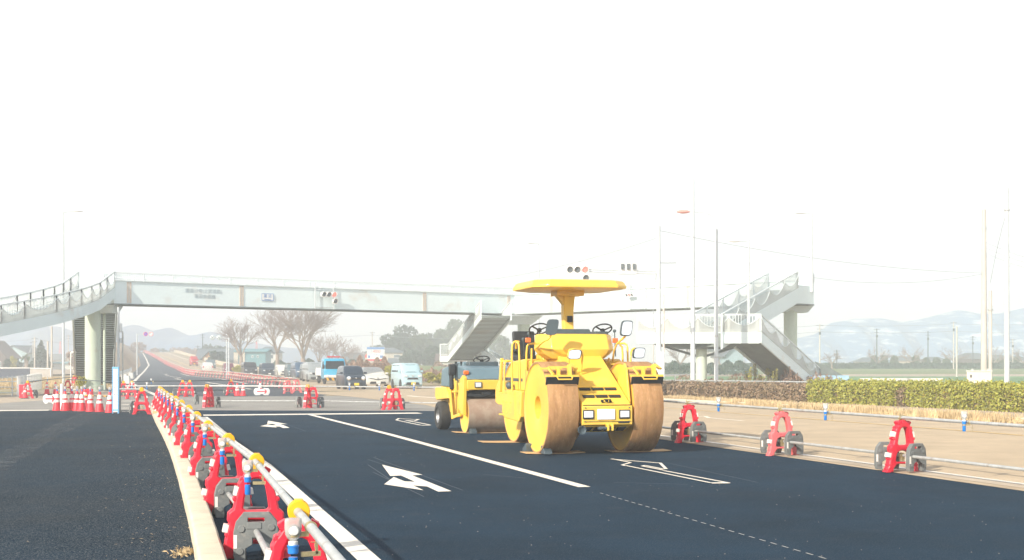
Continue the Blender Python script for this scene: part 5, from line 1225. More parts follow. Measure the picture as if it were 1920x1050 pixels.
# ================================================================== VEHICLES
M['glass'] = mat('car_glass', (.018,.028,.033), .25, spec=.15, var=.3, vscale=2)
M['plate_y'] = mat('yellow_plate', (.85,.62,.03), .5); M['plate_w'] = mat('white_plate', (.8,.8,.78), .5)
M['carblack'] = mat('bumper_black', (.025,.025,.027), .5); M['tail'] = mat('tail_lamp', (.6,.02,.03), .2, coat=.6)
def paint(name, col, r=.28): 
    k = 'paint_'+name
    if k not in M: M[k] = mat(k, col, r, coat=.7)
    return M[k]
def car(label, px, s, col, L=3.4, W=1.475, H=1.75, belt=.98, hood=.95, nose=.55, ws=-.95, rf=-.55, rr=1.5, rb=1.62, tum=.10, style='box', plate='plate_y', yaw=18, rear=False, cat='car', z=None):
    p = S(px, s); p.z = row_interp(p.y)[1] if z is None else z
    t = thing('parked_car', label, cat, p, R(yaw)+(PI if rear else 0), 'vehicles queueing at the junction')
    hw = W/2; y0, y1 = -L/2, L/2; pm = col
    xs = [(-1,.15,.05),(-.95,.06,.015),(-.78,.015,0),(-.3,0,0),(.3,0,0),(.78,.015,0),(.95,.06,.015),(1,.15,.05)]
    hl = ws-y0
    prof = lambda pl, dz: [(y0+.06+pl,.20),(y0+pl,.30),(y0+pl,.55),(y0+.03+pl,.70+ (0 if hl < .8 else -.04)),(y0+.10+pl,hood-.10-dz) if hl > .5 else (y0+.04+pl,hood-.08-dz),(y0+.22+pl,hood-.02-dz) if hl > .5 else (y0+.10+pl,hood-.02-dz),(ws,belt-dz),(rb,belt-dz),(y1-.03-pl,belt-.06-dz),(y1-pl,.60),(y1-pl,.32),(y1-.06-pl,.20)]
    mb = MB().loft([[(u*hw, y, z_) for y, z_ in prof(pl, dz)] for u, pl, dz in xs]); mb.build('body', pm, t, smooth=38, bevel=.02, segs=2)
    g = MB(); gh = [(belt-.02, hw*.985-.02, ws, rb), (belt+(H-belt)*.55, hw*(1-tum*.5)-.02, ws+(rf-ws)*.55, rb+(rr-rb)*.5), (H-.10, hw*(1-tum)-.02, rf, rr), (H-.03, hw*(1-tum)-.09, rf+.12, rr-.08), (H, hw*(1-tum)-.22, rf+.32, rr-.25)]
    g.loft([[(-w_,a+.10,z_),(-w_*.85,a+.02,z_),(-w_*.4,a,z_),(w_*.4,a,z_),(w_*.85,a+.02,z_),(w_,a+.10,z_),(w_,b-.05,z_),(w_*.9,b,z_),(-w_*.9,b,z_),(-w_,b-.05,z_)] for z_, w_, a, b in gh])
    g.build('roof', pm, t, smooth=38, bevel=.015)
    def q(k, f): # ring values at fraction f between belt and roof edge
        a, b = gh[0], gh[2]; return [a[i]+(b[i]-a[i])*f for i in range(4)]
    def front(nm, f0, f1, sgn):
        o = []
        for f in (f0, f1):
            z_, w_, a, b = q(0, f); yy = (a-.008) if sgn < 0 else (b+.008)
            if sgn < 0: o.append([(-w_*.90,yy+.03,z_),(-w_*.4,yy,z_),(w_*.4,yy,z_),(w_*.90,yy+.03,z_)])
            else: o.append([(-w_*.84,yy,z_),(-w_*.4,yy,z_),(w_*.4,yy,z_),(w_*.84,yy,z_)])
        mb = MB().add(o[0]+o[1], [(0,1,5,4),(1,2,6,5),(2,3,7,6)]); return mb.build(nm, M['glass'], t)
    front('windscreen', .08, .97, -1); front('rear_window', .12, .9, 1)
    zz0, zz1 = q(0,.10), q(0,.90); gl = rb-ws
    for sx in (-1, 1):
        for nm, a_, b_ in (('side_window',.13,.47),('side_window',.50,.92)):
            vs = []
            for (z_, w_, a, b) in (zz0, zz1):
                vs += [(sx*(w_+.006), a+(b-a)*(a_+(.03 if z_ > belt+.3 and a_ < .2 else 0)), z_), (sx*(w_+.006), a+(b-a)*b_, z_)]
            MB().add(vs, [(0,1,3,2)]).build(nm, M['glass'], t, smooth=0)
    # wheels
    r_ = .29 if W < 1.6 else .33
    for sx in (-1, 1):
        for wy in (y0+.62+(.2 if W > 1.6 else 0), y1-.62-(.15 if W > 1.6 else 0)):
            x = sx*(hw-.10)
            w_ = MB().lathe([(r_*.62,-.09),(r_*.95,-.09),(r_,-.05),(r_,.05),(r_*.95,.09),(r_*.62,.09),(r_*.62,-.09)], (x,wy,r_), 24, 'x', cap=False).build('wheel', M['tyre'], t)
            MB().lathe([(0,-.05),(r_*.5,-.06),(r_*.62,-.03),(r_*.62,.03),(r_*.5,.06),(0,.05)], (x,wy,r_), 20, 'x').build('rim', M['rim'], w_)
            MB().cyl((sx*(hw-.085),wy,r_+.02), r_+.07, .175, 'x', 24).build('wheel_arch', M['carblack'], t)
    fy = y0-.012
    zh = hood-.20
    if style in ('box', 'van', 'sedan', 'suv'):
        for sx in (-1, 1):
            w_, h_ = (.26,.15) if style != 'sedan' else (.36,.09)
            MB().prism([(sx*(hw*.86),zh+h_/2),(sx*(hw*.86-w_),zh+h_/2-.02),(sx*(hw*.86-w_*.9),zh-h_/2),(sx*(hw*.90),zh-h_/2+.03)], fy-.004, fy+.10, 'y').build('headlight', M['glass_l'], t, bevel=.01)
        gm = MB()
        if style == 'sedan': gm.prism([(-.62,.70),(-.12,.60),(.12,.60),(.62,.70),(.62,.67),(.12,.55),(-.12,.55),(-.62,.67)], fy-.008, fy+.02, 'y'); gm.prism([(-.55,.42),(.55,.42),(.62,.26),(-.62,.26)], fy-.008, fy+.02, 'y')
        elif style == 'van': gm.prism([(-hw*.55,zh+.05),(hw*.55,zh+.05),(hw*.50,zh-.13),(-hw*.50,zh-.13)], fy-.008, fy+.02, 'y'); gm.prism([(-.6,.42),(.6,.42),(.62,.28),(-.62,.28)], fy-.008, fy+.02, 'y')
        else: gm.prism([(-.34,zh-.12),(.34,zh-.12),(.40,zh-.24),(-.40,zh-.24)], fy-.008, fy+.02, 'y'); gm.prism([(-.42,.45),(.42,.45),(.50,.27),(-.50,.27)], fy-.008, fy+.02, 'y')
        gm.build('grille', M['carblack'], t)
        if style == 'box':
            for sx in (-1, 1): MB().lathe([(0,-.02),(.05,-.015),(.055,.01)], (sx*.58,fy,.38), 14, 'y').build('fog_lamp', M['glass_l'], t)
    else:
        for sx in (-1, 1):
            o = MB().lathe([(.10,-.03),(.145,-.025),(.155,.02),(.10,.04)], (sx*(hw-.24),fy+.01,zh-.02), 22, 'y').build('headlight', M['chrome'], t)
            MB().lathe([(0,-.04),(.08,-.03),(.11,.0)], (sx*(hw-.24),fy+.01,zh-.02), 18, 'y').build('lens', M['glass_l'], o)
        MB().box((0,fy,zh-.03),(.75,.02,.10)).box((0,fy,.30),(.8,.02,.10)).build('grille', M['carblack'], t)
    MB().box((.04,fy-.012,.36 if style != 'box' else .37),(.33,.015,.165)).build('number_plate', M[plate], t)
    MB().lathe([(0,-.01),(.05,-.008),(.055,.004)], (0,fy-.004,zh-.0), 12, 'y').build('badge', M['chrome'], t)
    for sx in (-1, 1): MB().loft([[(sx*(hw+.03),ws+.16,belt+.02),(sx*(hw+.20),ws+.18,belt+.02),(sx*(hw+.20),ws+.18,belt+.17),(sx*(hw+.03),ws+.16,belt+.17)],[(sx*(hw-.02),ws+.27,belt+.03),(sx*(hw+.16),ws+.27,belt+.04),(sx*(hw+.16),ws+.27,belt+.15),(sx*(hw-.02),ws+.27,belt+.15)]]).build('wing_mirror', pm, t, bevel=.01)
    # rear
    for sx in (-1, 1): MB().box((sx*(hw-.14),y1+.0,.80),(.16,.06,.30)).build('tail_lamp', M['tail'], t, bevel=.01)
    MB().box((0,y1+.012,.62),(.33,.012,.165)).build('rear_plate', M[plate], t)
    # interior and sills
    return t
K = dict
blue_v = paint('pale_blue', (.42,.60,.66)); navy = paint('navy', (.012,.03,.055)); wht = paint('pearl_white', (.72,.70,.64)); blk = paint('black', (.012,.014,.018)); dblue = paint('steel_blue', (.05,.10,.17)); dred = paint('dark_red', (.16,.012,.03)); redp = paint('bright_red', (.55,.02,.03)); gry = paint('silver_grey', (.30,.33,.34)); teal = paint('slate', (.10,.15,.17)); wht2 = paint('plain_white', (.70,.70,.68))
car('boxy pale blue minivan with a yellow number plate waiting at the junction', 762, 26.3, blue_v, H=1.80, belt=1.12, hood=1.10, ws=-1.28, rf=-.95, rr=1.55, rb=1.65, tum=.08, yaw=20)
car('dark navy small car with round headlamps and a yellow number plate', 658, 27, navy, H=1.61, belt=1.02, hood=.98, ws=-1.05, rf=-.62, rr=1.4, rb=1.62, tum=.13, style='round', yaw=19)
car('white low saloon car with a white number plate beside the navy one', 697, 24.8, wht, L=4.5, W=1.76, H=1.47, belt=.93, hood=.88, ws=-1.10, rf=-.30, rr=1.1, rb=1.9, tum=.2, style='sedan', plate='plate_w')
car('grey van partly hidden at the left of the blue tow truck', 588, 19.5, gry, L=4.4, W=1.7, H=1.85, belt=1.10, hood=1.0, ws=-1.7, rf=-1.1, rr=2.0, rb=2.15, style='van', plate='plate_w')
car('narrow slate-coloured van seen edge-on behind the grey van', 579, 18.3, teal, H=1.7, plate='plate_w')
car('dark blue minivan with bright headlamps behind the grey van', 564, 17, dblue, L=4.7, W=1.72, H=1.85, belt=1.08, hood=1.02, ws=-1.55, rf=-.85, rr=2.1, rb=2.3, style='van', plate='plate_w')
car('dark car wedged between the white wagon and the dark blue minivan', 548, 16, teal, H=1.6, plate='plate_w')
car('white wagon with a low windscreen in the middle of the queue', 531, 15.2, wht, L=4.4, W=1.69, H=1.52, belt=.95, hood=.9, ws=-1.15, rf=-.55, rr=1.8, rb=2.1, style='van', plate='plate_w')
car('navy rounded minivan behind the white wagon', 501, 14.6, navy, L=4.2, W=1.72, H=1.72, belt=1.02, hood=.98, ws=-1.4, rf=-.7, rr=1.8, rb=2.05, style='van', plate='plate_w')
car('black tall minivan near the bare tree trunks', 467, 14.2, blk, L=4.7, W=1.75, H=1.85, belt=1.12, hood=1.0, ws=-1.6, rf=-.9, rr=2.1, rb=2.3, style='van', plate='plate_w')
car('dark red small car with a yellow plate on the old carriageway', 428, 12.7, dred, H=1.68, belt=1.0, hood=.97, ws=-1.15, rf=-.8, plate='plate_y')
car('white car seen from behind driving away up the hill', 388, 11.2, wht2, L=4.3, W=1.75, H=1.56, belt=.98, ws=-1.1, rf=-.4, rr=1.6, rb=2.0, tum=.16, style='suv', plate='plate_w', rear=True)
car('dark car just beyond the white one driving away', 394, 10.2, teal, L=4.2, W=1.72, H=1.55, belt=.98, ws=-1.1, rf=-.4, style='van', plate='plate_w')
car('bright red small van highest on the hill', 363, 9.6, redp, H=1.86, belt=1.1, hood=1.05, ws=-1.45, rf=-1.2, rr=1.6, rb=1.66, tum=.07)
# blue tow truck
p = S(625, 22); p.z = -.25
tk = thing('tow_truck', 'bright blue tow truck with a red light bar and striped bumper', 'truck', p, R(17), 'vehicles queueing at the junction')
cy = paint('cyan_blue', (.03,.38,.62))
c = MB(); c.loft([[(-w_,a+.10,z_),(-w_*.8,a,z_),(w_*.8,a,z_),(w_,a+.10,z_),(w_,b,z_),(-w_,b,z_)] for z_, w_, a, b in ((.45,.93,-1.0,.75),(1.05,.95,-1.02,.75),(1.25,.95,-.98,.75),(1.98,.88,-.72,.75),(2.14,.84,-.55,.72),(2.18,.70,-.35,.65))]); c.build('cab', cy, tk, smooth=30, bevel=.03, segs=2)
MB().add([(-.82,-.985,1.28),(.82,-.985,1.28),(.76,-.745,1.95),(-.76,-.745,1.95)], [(0,1,2,3)]).build('windscreen', M['glass'], tk, smooth=0)
for sx in (-1, 1): MB().add([(sx*.955,-.72,1.28),(sx*.955,.25,1.28),(sx*.895,.2,1.92),(sx*.90,-.55,1.92)], [(0,1,2,3)]).build('side_window', M['glass'], tk, smooth=0)
MB().box((0,-1.05,.66),(1.85,.16,.22)).build('lamp_panel', M['white'], tk, bevel=.02)
for sx in (-1, 1): MB().lathe([(0,-.03),(.10,-.02),(.12,.02)], (sx*.66,-1.14,.68), 16, 'y').build('headlight', M['glass_l'], tk)
MB().box((0,-1.08,.42),(1.88,.18,.24)).build('bumper', M['carblack'], tk, bevel=.02)
for k in range(4): MB().prism([(-.80+k*.45,.54),(-.62+k*.45,.54),(-.52+k*.45,.31),(-.70+k*.45,.31)], -1.18, -1.172, 'y').build('hazard_stripe', M['clip'], tk)
MB().box((0,-.25,2.30),(1.15,.22,.12)).build('light_bar', M['tail'], tk, bevel=.03); MB().box((-.5,-.25,2.21),(.08,.12,.08)).box((.5,-.25,2.21),(.08,.12,.08)).build('bar_mount', M['white'], tk)
text_mesh('JAF', .30, 'lettering', M['white'], tk, (.42,-1.035,1.12), (R(85),0,0), ext=.01)
MB().box((0,2.4,.85),(1.9,3.2,.30)).box((-.92,2.3,1.15),(.06,3.0,.42)).box((.92,2.3,1.15),(.06,3.0,.42)).build('bed', M['white'], tk, bevel=.02)
MB().box((-.62,1.05,1.35),(.5,.4,1.1)).tube([(-.4,1.2,1.9),(-.3,3.6,1.5)], .10, 8).build('crane', M['galv_white'], tk, bevel=.02)
MB().box((-.98,-.9,1.5),(.12,.1,.36)).box((1.02,-.9,1.5),(.12,.1,.36)).build('wing_mirror', M['carblack'], tk, bevel=.01)
for sx in (-1, 1):
    for wy in (-.35, 2.9):
        w_ = MB().lathe([(.22,-.10),(.35,-.10),(.37,-.05),(.37,.05),(.35,.10),(.22,.10),(.22,-.1)], (sx*.80,wy,.37), 24, 'x', cap=False).build('wheel', M['tyre'], tk)
        MB().lathe([(0,-.06),(.15,-.05),(.22,-.02),(.22,.02),(.15,.05),(0,.06)], (sx*.80,wy,.37), 18, 'x').build('rim', M['rim'], w_)
# ================================================================== VEGETATION
def cards(n, pts, size, up=.4, asp=.7):
    """n leaf-sized quads at the given points (numpy)"""
    d = rng.normal(size=(n, 3)); d /= np.linalg.norm(d, axis=1)[:, None]
    e = rng.normal(size=(n, 3)); e -= d*(e*d).sum(1)[:, None]; e /= np.linalg.norm(e, axis=1)[:, None]
    f = np.cross(d, e); sz = size*(.6+.8*rng.random((n, 1)))
    a, b = e*sz, f*sz*asp
    v = np.stack([pts-a, pts-b*.9, pts+a, pts+b*.9], 1).reshape(-1, 3)
    return v
def card_obj(name, v, m, parent=None, kind=None):
    n = len(v)//4; me = bpy.data.meshes.new(name); me.vertices.add(n*4); me.vertices.foreach_set('co', v.astype(np.float32).ravel())
    me.loops.add(n*4); me.loops.foreach_set('vertex_index', np.arange(n*4, dtype=np.int32)); me.polygons.add(n)
    me.polygons.foreach_set('loop_start', np.arange(0, n*4, 4, dtype=np.int32)); me.polygons.foreach_set('loop_total', np.full(n, 4, dtype=np.int32))
    me.update(); me.validate(); me.materials.append(m); o = bpy.data.objects.new(name, me); C.objects.link(o)
    if parent is not None: o.parent = parent
    if kind: o['kind'] = kind
    return o
def blob_pts(n, blobs):
    """points near the surface of several ellipsoids: (cx,cy,cz,rx,ry,rz)"""
    w_ = np.array([b[3]*b[5] for b in blobs]); idx = rng.choice(len(blobs), n, p=w_/w_.sum()); B_ = np.array(blobs)[idx]
    d = rng.normal(size=(n, 3)); d /= np.linalg.norm(d, axis=1)[:, None]
    r = 1-.35*rng.random((n, 1))**1.5+.06*rng.normal(size=(n, 1)); return B_[:, :3]+d*r*B_[:, 3:]
def leafy(name, label, cat, px, s, w, h, m, n=2500, size=.28, trunk=.3, group=None, blobs=None, z=None, core=True, lumps=14):
    p = S(px, s)
    if z is not None: p.z = z
    t = thing(name, label, cat, p, 0, group)
    MB().tube([(0,0,-.1),(.05,0,h*trunk),(0,.05,h*.75)], [w*.045+.05, w*.035+.04, .03], 8).build('trunk', M['bark'], t)
    if blobs is None:
        blobs = []
        for k in range(lumps):
            a = random.uniform(0, 2*PI); rr = random.random()**.5*w*.34; u = random.random()
            zc = h*(trunk+(1-trunk)*(.18+.64*u)); sc = (1-abs(u-.42)*.9)
            blobs.append((rr*math.cos(a)*sc, rr*math.sin(a)*sc, zc, w*random.uniform(.16,.25), w*random.uniform(.16,.25), h*(1-trunk)*random.uniform(.14,.22)))
    card_obj('crown', cards(n, blob_pts(n, blobs), size), M[m], t); return t
def branch(mb, tw, p, d, L_, r, depth, spread, upb, minr=.010):
    """recursive limb; thick ones into mb, twigs into tw"""
    n = 4; pts = [p]; q = p.copy(); dd = d.copy()
    for i in range(n):
        dd = (dd+Vector((random.gauss(0,.12), random.gauss(0,.12), random.gauss(0,.09)+upb*.02))).normalized(); q = q+dd*L_/n; pts.append(q.copy())
    (mb if r > .045 else tw).tube(pts, [r*(1-.45*i/n) for i in range(n+1)], 6 if r > .06 else (4 if r > .02 else 3), caps=False)
    if depth == 0: return
    k = (4 if depth > 2 else 3)
    for j in range(k):
        t_ = .35+.65*(j+1)/k if depth > 1 else random.uniform(.25, 1); i = min(n-1, int(t_*n)); o = pts[i].lerp(pts[i+1], t_*n-i) if t_ < 1 else pts[-1]
        ax = Vector((random.gauss(0,1), random.gauss(0,1), random.gauss(0,.3))); ax = (ax-dd*ax.dot(dd)).normalized()
        nd = (dd+ax*spread*random.uniform(.6,1.2)).normalized(); branch(mb, tw, o, nd, L_*random.uniform(.58,.78), max(minr, r*.52), depth-1, spread, upb, minr)
def bare_tree(label, px, s, h, trunkh, r, spread=.5, upb=1, depth=4, n0=6, group=None, tilt=.5, minr=.014, name='bare_tree', z=None):
    p = S(px, s)
    if z is not None: p.z = z
    t = thing(name, label, 'tree', p, random.uniform(0, 6), group)
    mb, tw = MB(), MB(); mb.tube([(0,0,-.2),(0,0,.15),(.03,0,trunkh*.5),(0,.02,trunkh)], [r*1.5, r*1.1, r*.95, r*.9], 10)
    for k in range(n0):
        a = 2*PI*k/n0+random.uniform(-.4,.4); tl = tilt*random.uniform(.55,1.15)
        branch(mb, tw, Vector((0,0,trunkh*random.uniform(.86,1))), Vector((math.cos(a)*tl, math.sin(a)*tl, 1)).normalized(), (h-trunkh)*.44, r*.42, depth, spread, upb, minr)
    mb.build('trunk', M['bark'], t, smooth=60, recalc=False); tw.build('twigs', M['twig'], t, smooth=60, recalc=False); return t
G1 = 'bare roadside trees beside the old carriageway'
bare_tree('bare vase-shaped tree on the left of the three, beside the black minivan', 452, 12, 8.6, 2.7, .30, .52, 1, 5, 5, G1, .50, .007)
bare_tree('bare tall tree in the middle of the three behind the bridge', 520, 12.2, 10.5, 3.0, .32, .50, 1, 5, 5, G1, .45, .007)
bare_tree('bare wide-spreading tree, right and largest of the three', 568, 12.4, 11.5, 2.4, .40, .52, 1, 5, 6, G1, .66, .007)
G2 = 'bare trees along the far bank'
for px, s, h, tx in ((1646,8.2,6.2,'first from the left behind the clipped trees'),(1709,8.2,6.8,'second from the left, widest crown'),(1790,8.2,6.6,'third, left of the thick pole'),(1868,8.2,6.2,'fourth, between the poles and the white pole'),(1918,8.2,6.0,'at the right edge of the frame')):
    bare_tree('low spreading bare tree on the far bank, '+tx, px, s, h, 1.6, .22, .62, .2, 3, 7, G2, 1.25, .018)
for px, s, h, tx in ((1560,9,4.5,'behind the stair foot'),(1275,11,6.0,'behind the stair landing, left of the pier'),(1350,10.5,5.2,'behind the stair landing, right of the pier'),(880,9.5,6,'under the middle stair'),(1118,9,8.5,'rising above the roller hood')):
    bare_tree('fine-twigged bare tree '+tx, px, s, h, 1.4, .16, .6, .4, 3, 7, 'bare trees behind the bridge', .9, .02)
for i, (px, s, h) in enumerate(((598,9,8.6),(618,8.6,8.8),(640,8.4,8.0),(660,8,6.6))):
    bare_tree(f'dark bare tree in the clump behind the tow truck, {ORD[i]} from the left', px, s, h, 1.8, .2, .55, .5, 3, 8, 'dark bare trees behind the tow truck', .75, .025)
# evergreens on the rise behind the billboard
EV = [(712,7.4,8,6,'leaf_dark'),(735,7.2,8,9,'leaf_dark'),(758,7.0,10,12,'leaf_dark'),(786,7.0,9,9.5,'leaf_mid'),(806,6.6,9,10,'leaf_dark'),(828,6.4,10,13,'leaf_mid'),(852,6.2,11,15,'leaf_mid'),(880,6.2,11,15,'leaf_dark'),(905,6.2,11,13,'leaf_dark'),(940,6.4,10,10,'leaf_mid'),(770,8.2,6,5,'leaf_dark'),(815,8.2,7,5.5,'leaf_dark'),(848,8.4,6,5,'leaf_mid')]
for i, (px, s, w, h, m) in enumerate(EV):
    leafy('evergreen_tree', f'rounded {"dark" if m == "leaf_dark" else "mid"} green tree on the wooded rise, {ORD[i]} counted from the billboard rightwards' if i < 10 else ['low dark tree beside the billboard house','low dark tree before the wooded rise','low green tree left of the middle stair'][i-10], 'tree', px, s, w, h, m, 3200, .38, .12, 'trees on the wooded rise')
FT = [(150,9,6,5),(244,6.2,9,7),(262,6,9,8),(288,5.6,8,6.4),(308,5.2,8,6.6),(332,5.0,9,7.6),(352,5.2,9,7.0),(372,5.6,8,6.4),(398,6.6,9,6.8),(415,6.8,9,6.6)]
for i, (px, s, w, h) in enumerate(FT):
    leafy('distant_tree', f'hazy brownish tree on the skyline beyond the hill road, {ORD[i]} from the left', 'tree', px, s, w, h, 'leaf_brown' if i not in (4,8,9) else 'leaf_dark', 1600, .30, .15, 'hazy trees beyond the hill road')
leafy('conifer', 'dark conifer beside the stayed pole left of the stair', 'tree', 77, 9.5, 4.6, 6.0, 'leaf_dark', 2600, .26, .06, blobs=[(0,0,.8+k*.75,2.1-.3*k,2.1-.3*k,.75) for k in range(7)])
leafy('yellow_shrub', 'small yellow-leaved tree before the pale house', 'tree', 25, 10, 1.8, 2.9, 'leaf_yellow', 1300, .16, .1, z=-.2); leafy('round_shrub', 'dark rounded shrub left of the yellow tree', 'shrub', 16, 10, 2.0, 2.4, 'leaf_dark', 1200, .18, .1, z=-.2)
leafy('round_shrub', 'dark shrub between the pale house and the palm', 'shrub', 38, 9.6, 2.6, 1.9, 'leaf_dark', 1200, .2, .1, z=-.2); leafy('round_shrub', 'low dark shrub right of the palm', 'shrub', 62, 9.6, 2.6, 1.6, 'leaf_dark', 1000, .2, .1, z=-.2)
leafy('garden_tree', 'clipped dark pine before the brown-roofed house', 'tree', 408, 9.2, 4.8, 3.6, 'leaf_dark', 1800, .24, .2, z=.3)
# palm
p = S(49, 10, -.2); t = thing('palm_tree', 'shaggy palm in front of the pale house', 'tree', p)
MB().tube([(0,0,0),(.05,0,1.3),(0,0,2.7)], [.30,.34,.42], 10).build('trunk', M['bark'], t); fr_ = MB()
for k in range(26):
    a = random.uniform(0, 2*PI); e = random.uniform(-.5, 1.1); L_ = 1.15; d = Vector((math.cos(a)*math.cos(e), math.sin(a)*math.cos(e), math.sin(e))); pts_ = [Vector((0,0,2.8))+d*L_*u-Vector((0,0,.55*u*u)) for u in (0,.35,.7,1)]; sd_ = Vector((-math.sin(a), math.cos(a), 0))*.20
    fr_.add([q+sd_*f for q, f in zip(pts_, (.2,1,1.1,.2))]+[q-sd_*f for q, f in zip(pts_, (.2,1,1.1,.2))], [(i, i+1, i+5, i+4) for i in range(3)])
fr_.build('fronds', M['leaf_mid'], t, recalc=False)
# clipped trees on the far bank
for i, px in enumerate((1640,1658,1677,1717,1737,1756,1775,1856,1876,1904)):
    w, h = (2.0,3.5) if i < 4 else (2.0,2.9)
    leafy('clipped_tree', f'clipped column-shaped tree on the far bank, {ORD[i]} from the left', 'tree', px, 8.0, w, h, 'leaf_mid', 1100, .16, .05, 'clipped trees on the far bank', blobs=[(0,0,h*.55,w*.48,w*.48,h*.42),(0,0,h*.35,w*.46,w*.46,h*.33),(0,0,h*.72,w*.42,w*.42,h*.27)])
n = 14000; v = np.stack([rng.uniform(22, 150, n), 288+rng.uniform(-1.2,1.2,n), -.1+1.35*rng.random(n)**.8], 1)
o = card_obj('low_hedge', cards(n, v, .34), M['leaf_dark']); tag(o, 'long low dark hedge running below the clipped trees', 'hedge')
# ---- hedges along the old road
def hedge(name, label, pa, pb, w, h, m, n, size, seed=0, back=0):
    a, b = G(*pa), G(*pb); d = (b-a); u = rng.random(n); nv = np.array([-d.y, d.x, 0])/math.hypot(d.x, d.y)
    side_ = rng.random(n); k = rng.random(n); off = np.where(side_ < .45, 0.0, np.where(side_ < .9, k, 1.0))*w; z_ = np.where(side_ < .45, k, np.where(side_ < .9, 1.0, k))*h
    wob = .045*np.sin(u*37+seed)+.05*np.sin(u*91)+.03*np.sin(u*233)+rng.normal(size=n)*.06
    off = off+np.where(side_ < .45, wob, 0)+rng.normal(size=n)*.03; z_ = z_+np.where((side_ >= .45) & (side_ < .9), wob, 0)
    P_ = np.array(a)[None, :]+np.array(d)[None, :]*u[:, None]+nv[None, :]*off[:, None]+np.array([0,0,1])[None, :]*(z_[:, None]+.02)
    v = cards(n, P_, size); t = thing(name, label, 'hedge', (0,0,0), 0, 'hedges beside the old road'); card_obj('leaves', v, M[m], t)
    q = Vector(nv)*w; mb = MB(); ins = Vector(nv)*.10; z = Vector((0,0,1)); mb.loft([[p+ins, p+ins+z*(h-.10), p+q-ins+z*(h-.10), p+q-ins] for p in (a+d*.002, b-d*.002)]); mb.build('branches', M['hedge_b'], t, smooth=0)
    return t
hedge('hedge', 'withered brown hedge beside the roller, thin and twiggy', (1232,742.5), (1512,755), .9, .62, 'hedge_b', 14000, .055)
hedge('hedge', 'yellow-green clipped hedge, shorter stretch left of the brown gap', (1512,755), (1683,762.5), .9, .82, 'hedge_y', 12000, .045)
hedge('hedge', 'yellow-green clipped hedge, long stretch right of the brown gap', (1696,763), (2150,786), .9, .84, 'hedge_y', 24000, .042)
hedge('hedge', 'narrow withered gap plant between the two yellow hedges', (1684,762.6), (1695,763), .7, .6, 'hedge_b', 900, .05)
# grasses
def tufts(name, n, fpos, hgt, m, w=.012, label=None, kind='stuff', lean=.35):
    P_ = fpos(n); a = rng.uniform(0, 2*PI, n); h = hgt*(.5+rng.random(n)); ln = rng.uniform(.05, lean, n)*h
    dx, dy = np.cos(a), np.sin(a); z0 = P_[:, 2]
    v0 = np.stack([P_[:,0]-dy*w, P_[:,1]+dx*w, z0], 1); v1 = np.stack([P_[:,0]+dy*w, P_[:,1]-dx*w, z0], 1)
    v2 = np.stack([P_[:,0]+dx*ln+dy*w*.3, P_[:,1]+dy*ln-dx*w*.3, z0+h], 1); v3 = np.stack([P_[:,0]+dx*ln-dy*w*.3, P_[:,1]+dy*ln+dx*w*.3, z0+h], 1)
    o = card_obj(name, np.stack([v0,v1,v2,v3], 1).reshape(-1,3), m, kind=kind)
    if label: o['label'] = label
    return o
def strip_pos(pa, pb, w, clump=None):
    a, b = G(*pa), G(*pb); d = b-a; nv = Vector((-d.y, d.x, 0)).normalized()
    def f(n):
        u = rng.random(n)
        if clump: c_ = rng.random(clump); u = c_[rng.integers(0, clump, n)]+rng.normal(size=n)*.006
        o_ = rng.random(n)*w
        return np.stack([a.x+d.x*u+nv.x*o_, a.y+d.y*u+nv.y*o_, a.z+d.z*u], 1)
    return f
tufts('dry_grass', 26000, strip_pos((1235,751),(2150,812),1.0), .08, M['drygrass'], .014)
tufts('dry_grass', 14000, strip_pos((1235,751),(2150,812),1.1, 90), .19, M['drygrass'], .012)
def area(x0, x1, y0, y1, z=-.25): return lambda n: np.stack([rng.uniform(x0, x1, n), rng.uniform(y0, y1, n), np.full(n, z)], 1)
def pxarea(px0, px1, s0, s1, z=None):
    def f(n):
        s = rng.uniform(s0, s1, n); px = rng.uniform(px0, px1, n); Y = F/s; return np.stack([(px-960)/s, Y, np.array([gz(y) for y in Y])], 1)
    return f
tufts('dry_grass', 16000, pxarea(-20, 215, 17, 27), .22, M['drygrass'], .03)
tufts('dry_grass', 5000, pxarea(1240, 1900, 26, 34), .4, M['leaf_brown'], .02)
def scrub(name, label, px0, px1, s0, s1, h, m, n, size, cat='scrub', kind='stuff', top=None):
    f = pxarea(px0, px1, s0, s1)(n); u = (f[:,0]*F/f[:,1]+960-px0)/(px1-px0); hh = h*(.62+.38*np.abs(np.sin(u*9+1)*np.cos(u*23)))*(np.minimum(1, np.minimum(u, 1-u)*6+.35)); f[:,2] += hh*rng.random(n)**.7
    o = card_obj(name, cards(n, f, size), M[m], kind=kind); o['label'] = label; return o
scrub('scrub', 'tan dry scrub behind the white saloon and the billboard posts', 628, 742, 15, 17.5, 2.6, 'leaf_brown', 9000, .13)
scrub('scrub', 'tan dry scrub right of the pale blue van', 782, 850, 17, 20, 1.3, 'leaf_brown', 5000, .11)
scrub('scrub', 'dry weeds behind the brown hedge', 1235, 1600, 27, 33, 1.15, 'leaf_brown', 6000, .045)
scrub('undergrowth', 'dark undergrowth below the bare trees behind the tow truck', 495, 700, 9, 11, 2.4, 'leaf_dark', 7000, .22)
scrub('undergrowth', 'brown brush left of the middle stair', 800, 960, 10, 12, 2.0, 'leaf_brown', 4000, .2)
scrub('undergrowth', 'brush behind the stair landing', 1240, 1420, 12, 14, 2.2, 'leaf_dark', 5000, .16)
scrub('undergrowth', 'low brush on the far bank', 1580, 1980, 7.9, 8.6, 1.4, 'leaf_dark', 6000, .3)
